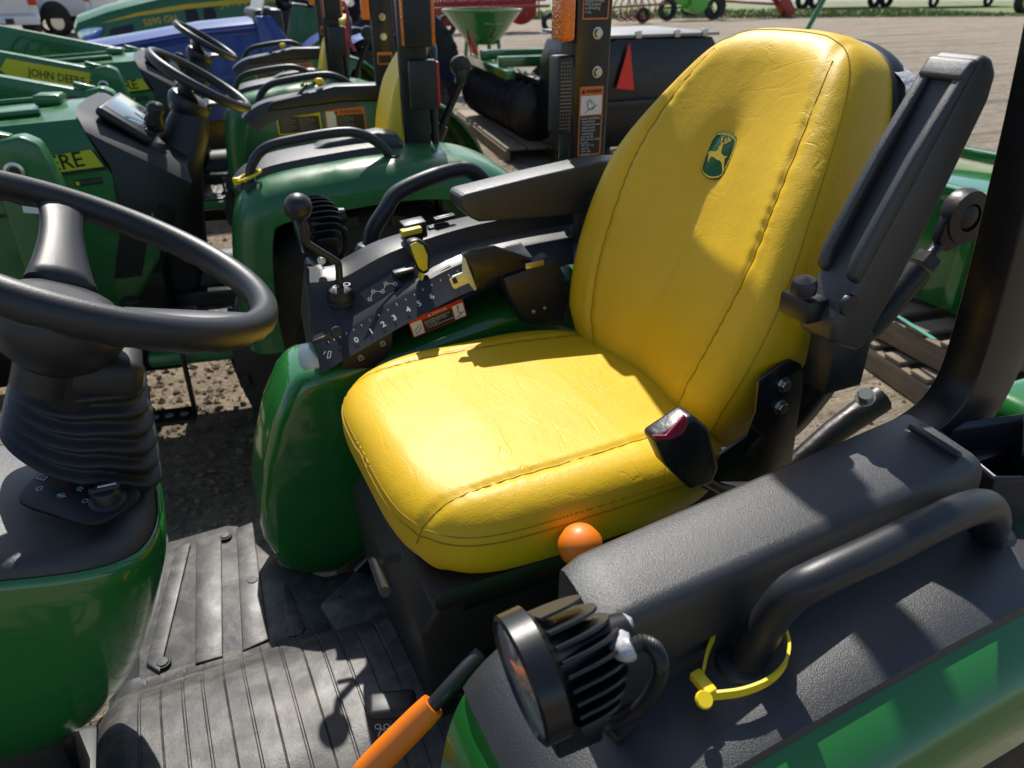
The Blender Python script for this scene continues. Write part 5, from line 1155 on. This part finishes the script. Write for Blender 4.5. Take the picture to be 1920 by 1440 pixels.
# ================================================================ yard implements
# cone spreader
y = 12.0; c0 = at(905, 82, y=y); t = thing('seed_spreader', 'dark green cone-shaped spreader hopper in the yard', 'spreader', (c0.x, y, 0))
rt_, rb2 = (at(972, 20, y=y) - at(838, 20, y=y)).length / 2, .26; zt = at(905, 18, y=y).z; zb = c0.z
hp_ = lathe('hopper', [(rb2 * .9, zb), (rt_, zt - .02), (rt_ + .02, zt - .02), (rt_ + .02, zt + .01), (rt_ - .02, zt + .01), (rb2 * .85, zb + .05)], (c0.x, y, 0), (0, 0, 1), 'green', t, 36)
txt('FRONTIER', (c0.x - .16, y - rt_ * .80, zt - .19), (1, 0, 0), (0, .45, .9), .06, 'white_print', hp_); bar('agitator', (c0.x, y - .32, zb + .1), (c0.x + .05, y - .45, zb + .3), .05, .02, 'frame', hp_)
for a in (45, 135, 225, 315): bar('leg', (c0.x + .35 * cos(R(a)), y + .35 * sin(R(a)), 0), (c0.x + .26 * cos(R(a)), y + .26 * sin(R(a)), zb + .12), .05, .05, 'green', t)
bar('frame_rail', (c0.x - .45, y - .3, .45), (c0.x + .6, y - .3, .45), .06, .08, 'green', t); bar('frame_rail', (c0.x - .45, y + .3, .45), (c0.x + .6, y + .3, .45), .06, .08, 'green', t)
lathe('spinner', [(0, 0), (.28, 0), (.28, .02), (0, .03)], (c0.x, y, .36), (0, 0, 1), 'frame', t, 20)
ORG = V((0, 0, 0))
p = at(872, 86, y=11.6); fl_ = thing('warning_flag', 'small red flag standing against the green spreader hopper', 'flag', (p.x, 11.4, 0))
tube('stake', [(p.x + .1, 11.4, 0), (p.x - .04, 11.4, .95)], .012, 'frame', fl_, 6); mk('cloth', [V((p.x - .04, 11.39, .95)), V((p.x + .03, 11.39, .62)), V((p.x + .14, 11.37, .58)), V((p.x - .04, 11.40, .95)), V((p.x + .03, 11.40, .62)), V((p.x + .14, 11.38, .58))], [(0, 1, 2), (3, 4, 5), (0, 1, 4, 3), (1, 2, 5, 4), (2, 0, 3, 5)], 'red', fl_, 0)
# pallet + disc harrow
def pallet(loc, rz, L, Wd, label, n=7, long_boards=False):
    t = thing('pallet', label, 'pallet', (0, 0, 0), 'wooden pallets in the yard')
    for k_ in range(3): box('stringer', (-L / 2, -Wd / 2 + k_ * (Wd - .05) / 2, .0), (L / 2, -Wd / 2 + k_ * (Wd - .05) / 2 + .05, .105), 'wood', t, .004)
    if long_boards:
        for k_ in range(n): box('deck_board', (-L / 2, -Wd / 2 + Wd * k_ / n + .01 * (k_ > 0), .1065), (L / 2, -Wd / 2 + Wd * (k_ + 1) / n - .012, .132), 'wood', t, .003)
    else:
        for k_ in range(n):
            x = -L / 2 + (L - .10) * k_ / (n - 1); box('deck_board', (x, -Wd / 2, .1065 + .002 * (k_ % 2)), (x + .10, Wd / 2, .126 + .002 * (k_ % 2)), 'wood', t, .003)
    t.location = loc; t.rotation_euler = (0, 0, rz); return t
dv_ = (V((3.62, 9.5, 0)) - V((3.16, 6.93, 0))).normalized(); ang = math.atan2(dv_.y, dv_.x)
side = V((dv_.y, -dv_.x, 0)); pc = V((3.16, 6.93, 0)) + dv_ * 1.25 + side * .55
pallet((pc.x, pc.y, .004), ang, 2.5, 1.1, 'long weathered pallet lying under the black disc harrow', 5, True)
t = thing('disc_harrow', 'green framed harrow with black discs resting on a long pallet', 'harrow', (pc.x, pc.y, 0))
for g_ in range(2):
    off = side * (-.22 + .62 * g_) ; ax = (dv_ + side * (.18 if g_ else -.05)).normalized(); a0 = pc + off + V((0, 0, .135 + .29))
    tube('gang_axle', [a0 - ax * 1.12, a0 + ax * 1.0], .025, 'steel_dark', t, 8)
    bar('gang_beam', a0 - ax * 1.15 + V((0, 0, .30)), a0 + ax * 1.05 + V((0, 0, .30)), .09, .05, 'steel_dark', t)
    for k_ in range(9):
        q = a0 + ax * (-1.05 + .235 * k_)
        lathe('disc', [(0, -.03), (.06, -.034), (.06, -.02), (.20, .005), (.283, .034), (.285, .036), (.20, .012), (0, -.015)], q, ax, 'steel_dark', t, 28)
        for e_ in (-.03, .03): bolt(q + V((0, 0, .327)) + side * e_, (0, 0, 1), .016, t, 'zinc')
        if k_ % 2: bar('hanger', q + V((0, 0, .02)), q + V((0, 0, .29)), .05, .02, 'steel_dark', t)
A1, A2 = at(872, 92, y=8.6), at(920, 112, y=7.6); zf_ = .86
for q in (-.6, .25): bar('frame_beam', pc + dv_ * q - side * .45 + V((0, 0, zf_)), pc + dv_ * q + side * .75 + V((0, 0, zf_)), .10, .10, 'green', t)
for s_ in (-.42, .65): bar('frame_beam', pc + side * s_ - dv_ * .95 + V((0, 0, zf_ - .09)), pc + side * s_ + dv_ * .8 + V((0, 0, zf_ - .09)), .10, .08, 'green', t)
bar('hitch_brace', pc - dv_ * .6 + side * .1 + V((0, 0, zf_ + .03)), pc + dv_ * .2 + side * 1.0 + V((0, 0, 1.25)), .05, .08, 'green', t)
bar('hitch_mast', pc + dv_ * .2 + side * 1.0 + V((0, 0, .70)), pc + dv_ * .2 + side * 1.0 + V((0, 0, 1.3)), .06, .08, 'green', t)
o = pc - dv_ * 1.0 + side * .2 + V((0, 0, zf_ - .11)); decal('maker_label', pc - dv_ * .955 + side * .15 + V((0, 0, zf_ - .13)), side, (0, 0, 1), .22, .05, 'grey_print', t)
# black implement with a slow-vehicle triangle
t = thing('implement', 'long black steel implement with flat lid behind the far roll bar', 'implement', (4.2, 6.6, 0))
xz('body', [(3.55, .25), (4.9, .25), (4.9, 1.02), (4.8, 1.14), (3.8, 1.15), (3.62, 1.10), (3.55, .9)], 6.02, 7.0, 'frame', t, .012)
box('lid', (3.60, 5.99, 1.155), (4.85, 7.05, 1.18), 'grey_metal', t, .006)
for xx in (3.95, 4.35, 4.65): box('lid_latch', (xx, 5.97, 1.15), (xx + .06, 6.0, 1.21), 'zinc', t, .006)
for xx in (3.75, 4.7): make_tyre('wheel', (xx, 6.5, .3), .3, .18, t, None, 14)
bar('crossbar', (3.5, 5.99, .62), (4.9, 5.99, .62), .04, .06, 'frame', t)
q0 = at(1176, 165, y=5.96)
smv = mk('slow_vehicle_sign', [V((q0.x - .105, 5.965, q0.z)), V((q0.x + .075, 5.965, q0.z - .02)), V((q0.x + .005, 5.975, q0.z + .36)), V((q0.x - .105, 5.972, q0.z)), V((q0.x + .075, 5.972, q0.z - .02)), V((q0.x + .005, 5.982, q0.z + .36))], [(0, 1, 2), (3, 4, 5), (0, 1, 4, 3), (1, 2, 5, 4), (2, 0, 3, 5)], 'red', t, 0)
mat('sign_red', (.85, .03, .012), .5); smv.data.materials[0] = MATS['sign_red']
# slanting green pole behind the seat
p0, p1 = at(1510, 62, y=9.0), at(1558, -25, y=9.0); ORG = V((0, 0, 0))
t = thing('auger_pole', 'slanting green pole rising behind the top of the yellow backrest', 'pole', (p0.x - .9, 9, 0))
d_ = (p1 - p0).normalized(); b_ = p0 - d_ * (p0.z / d_.z); tube('shaft', [b_, p1 + d_ * .5], .035, 'green', t, 10); box('foot', (b_.x - .3, 8.8, 0), (b_.x + .3, 9.2, .06), 'green', t, .01)
# ---- red hay tools, lime machine, auger, lorry far across the yard
def far_wheel(t, x, y, r, wd=.2): make_tyre('wheel', (x, y, r), r, wd, t, None, 12)
p = at(905, 30, z=0); gy = 25.0; x0 = at(830, 10, y=gy).x; x1 = at(1010, 10, y=gy).x
t = thing('hay_rake', 'red hay rake with pale bars beyond the green spreader', 'rake', ((x0 + x1) / 2, gy, 0))
for k_ in range(5):
    zz = .75 + .18 * k_; bar('frame_bar', (x0 - .3, gy + .2 * k_, zz), (x1 + .4, gy + .3 * k_, zz + .05), .09, .09, 'red_paint' if k_ != 2 else 'white', t)
for k_ in range(9):
    xx = x0 + (x1 - x0) * k_ / 8; bar('tine_arm', (xx, gy, .5), (xx + .15, gy + .3, 1.6), .05, .05, 'red_paint', t)
for xx in (x0, x1 + .3): far_wheel(t, xx, gy - .3, .32)
for k_ in range(4): lathe('rake_wheel', [(.50, -.02), (.55, 0), (.50, .02)], (x0 + .5 + .9 * k_, gy + 1.0, .75), (.5, 1, 0), 'red_paint', t, 20)
p = at(1165, 45, z=0); t = thing('hay_tedder', 'red spindly hay tool standing on the grass edge', 'tedder', (p.x, p.y, 0))
for k_ in range(5): tube('tine_ring', [V((p.x + .3 * k_ + .4 * cos(R(a)), p.y, .55 + .45 * sin(R(a)))) for a in range(0, 360, 30)], .03, 'red_paint', t, 6, closed=True)
bar('frame_bar', (p.x - .5, p.y, .6), (p.x + 2.2, p.y, .7), .08, .08, 'red_paint', t); far_wheel(t, p.x + 1.0, p.y, .3)
p = at(1285, 38, z=0); t = thing('planter', 'bright lime green machine on black wheels by the grass', 'machine', (p.x, p.y, 0))
lathe('drum', [(0, -.4), (.45, -.4), (.5, 0), (.45, .4), (0, .4)], (p.x + .4, p.y, .75), (0, 1, 0), 'lime', t, 16); box('body', (p.x - .9, p.y - .3, .6), (p.x - .1, p.y + .3, 1.3), 'lime', t, .06)
for xx in (-1.2, 1.2): far_wheel(t, p.x + xx, p.y - .3, .45)
bar('frame_bar', (p.x - 1.4, p.y, .5), (p.x + 1.4, p.y, .5), .1, .1, 'lime', t)
p = at(1478, 33, z=0); t = thing('auger', 'long red auger tube with dark wheels across the yard', 'auger', (p.x, p.y, 0))
bar('boot', (p.x, p.y, .1), (p.x - .7, p.y, .9), .5, .5, 'red_paint', t); bar('drawbar', (p.x - .6, p.y, .55), (p.x - 4.2, p.y + .6, .75), .10, .10, 'red_paint', t); tube('auger_tube', [(p.x - .2, p.y, .4), (p.x - 4.5, p.y + 1, 3.2)], .16, 'red_paint', t, 10)
far_wheel(t, p.x - 4.0, p.y + .3, .5); far_wheel(t, p.x - 4.0, p.y + 2.2, .5)
p = at(1590, 16, z=0); t = thing('flatbed_trailer', 'long dark trailer in shade at the far edge of the yard', 'trailer', (p.x, p.y, 0))
box('bed', (p.x - 4.5, p.y - .2, .75), (p.x + 5.0, p.y + 2.4, 1.05), 'frame', t, .03); box('load', (p.x - 3, p.y, 1.06), (p.x + 4, p.y + 2.2, 2.6), 'plastic_flat', t, .1)
for xx in (-3.6, -2.6, 2.2, 3.2): far_wheel(t, p.x + xx, p.y + .1, .5, .3)
p = at(1800, 14, z=0); t = thing('green_wagon', 'dark green wagon on the grass at the far right', 'wagon', (p.x, p.y, 0))
box('box', (p.x - 4, p.y, .5), (p.x + 4.5, p.y + 2, 2.3), 'green', t, .05); far_wheel(t, p.x - 2.5, p.y, .4); far_wheel(t, p.x + 2.5, p.y, .4)
p = at(1912, 26, z=0); t = thing('loader_machine', 'machine with big black tyre at the right edge of the yard', 'machine', (p.x, p.y, 0))
make_tyre('wheel', (p.x + .1, p.y, .6), .6, .4, t, 'yellow', 20); box('body', (p.x - .1, p.y + .3, .7), (p.x + 3, p.y + 1.6, 1.8), 'frame', t, .08); make_tyre('wheel', (p.x + 2.4, p.y, .6), .6, .4, t, 'yellow', 20)
# ---- right behind the hitch: green box blade on broken pallets
t = thing('box_blade', 'green box-shaped implement partly hidden behind the raised armrest', 'implement', (3.5, 2.3, 0))
mk('shell', [V(q) for q in ((3.05, 1.2, .30), (3.05, 2.62, .30), (3.05, 2.62, .78), (3.05, 1.2, .78), (4.1, 1.2, .30), (4.1, 2.62, .30), (3.7, 2.62, .80), (3.7, 1.2, .80))], [(0, 1, 2, 3), (4, 5, 6, 7), (0, 1, 5, 4), (2, 3, 7, 6), (0, 3, 7, 4), (1, 2, 6, 5)], 'green', t, 30, .02)
for yy in (1.5, 1.95, 2.4): box('rib', (3.0, yy, .34), (3.048, yy + .05, .76), 'green', t, .005)
bar('top_rail', (3.02, 1.15, .81), (3.02, 2.68, .81), .07, .05, 'green', t); bar('top_rail', (3.72, 1.15, .83), (3.72, 2.68, .83), .07, .05, 'green', t)
ORG = V((0, 0, 0))
pallet((3.35, 2.15, .004), R(78), 1.3, 1.05, 'broken pallet under the green implement at right', 8)
pallet((3.33, 2.12, .145), R(84), 1.25, .95, 'topmost pallet under the green implement, strapped with green tape', 7)
s0, s1 = at(1672, 586, z=.285), at(1752, 636, z=.285); ORG = V((0, 0, 0))
st_ = bar('strap', s0, s1, .02, .003, 'green_old', None, bevel=0); solo(st_, 'turquoise strap stretched across the pallets behind the hitch', 'strap')
mat('teal', (.10, .35, .28), .35); st_.data.materials[0] = MATS['teal']
# ---- grass and road beyond the yard
def sheet(name, pts, z, m, kind='structure'):
    ORG_ = V((0, 0, 0)); o = mk(name, [V((a, b, z)) for a, b in pts], [tuple(range(len(pts)))], m, None, 0, org=ORG_); o['kind'] = kind; return o
ga, gb = at(780, 38, z=0), at(1920, 30, z=0); gd = (gb - ga).normalized(); gn = V((-gd.y, gd.x, 0))
edge = [ga - gd * 30] + [ga.lerp(gb, k_ / 20) + gn * random.uniform(-.8, .8) for k_ in range(21)] + [gb + gd * 120]
sheet('grass_verge', [(q.x, q.y) for q in edge] + [((q + gn * 24).x, (q + gn * 24).y) for q in reversed(edge)], .02, 'grass')
sheet('road', [(q.x, q.y) for q in ((ga - gd * 60) + gn * 27, (gb + gd * 160) + gn * 27, (gb + gd * 160) + gn * 30, (ga - gd * 60) + gn * 30)], .012, 'asphalt')
sheet('far_field', [(q.x, q.y) for q in ((ga - gd * 60) + gn * 43, (gb + gd * 160) + gn * 43, (gb + gd * 200) + gn * 260, (ga - gd * 60) + gn * 260)], .012, 'grass')
# grass tufts along the verge
vs, fs = [], []
for _ in range(9000):
    q = ga.lerp(gb, random.random()) + gn * (random.random() ** 1.6 * 9 - .3); h_ = random.uniform(.05, .22); a = random.uniform(0, PI); d_ = V((cos(a), sin(a), 0)) * random.uniform(.02, .06); k_ = len(vs)
    vs += [q - d_, q + d_, q + V((random.uniform(-.05, .05), random.uniform(-.05, .05), h_))]; fs.append((k_, k_ + 1, k_ + 2))
tf = mk('grass_tufts', vs, fs, 'grass', None, 0); solo(tf, 'rough grass along the far edge of the gravel yard', 'grass', kind='stuff')
# loose stones on the gravel near the tractors
vs, fs = [], []
for _ in range(9000):
    x, y = random.uniform(-1.2, 6), random.uniform(1.2, 11)
    if random.random() < .35: x, y = random.uniform(-.6, .6), random.uniform(1.5, 4)
    r_ = random.choice((.004, .006, .008, .010, .016)) * random.uniform(.7, 1.2) * (1 + y * .06); k_ = len(vs); c = V((x, y, r_ * .3))
    o6 = [V((1, 0, 0)), V((0, 1, 0)), V((-1, 0, 0)), V((0, -1, 0)), V((0, 0, .7)), V((0, 0, -.7))]
    rot = Matrix.Rotation(random.uniform(0, 6), 3, 'Z') @ Matrix.Rotation(random.uniform(-.6, .6), 3, 'X')
    vs += [c + rot @ q * r_ * random.uniform(.7, 1.2) for q in o6]
    for i in range(4): fs += [(k_ + i, k_ + (i + 1) % 4, k_ + 4), (k_ + (i + 1) % 4, k_ + i, k_ + 5)]
stn = mk('loose_stones', vs, fs, 'stone' if 'stone' in MATS else 'gravel', None, 0); solo(stn, 'loose small stones scattered over the gravel yard', 'gravel', kind='stuff')
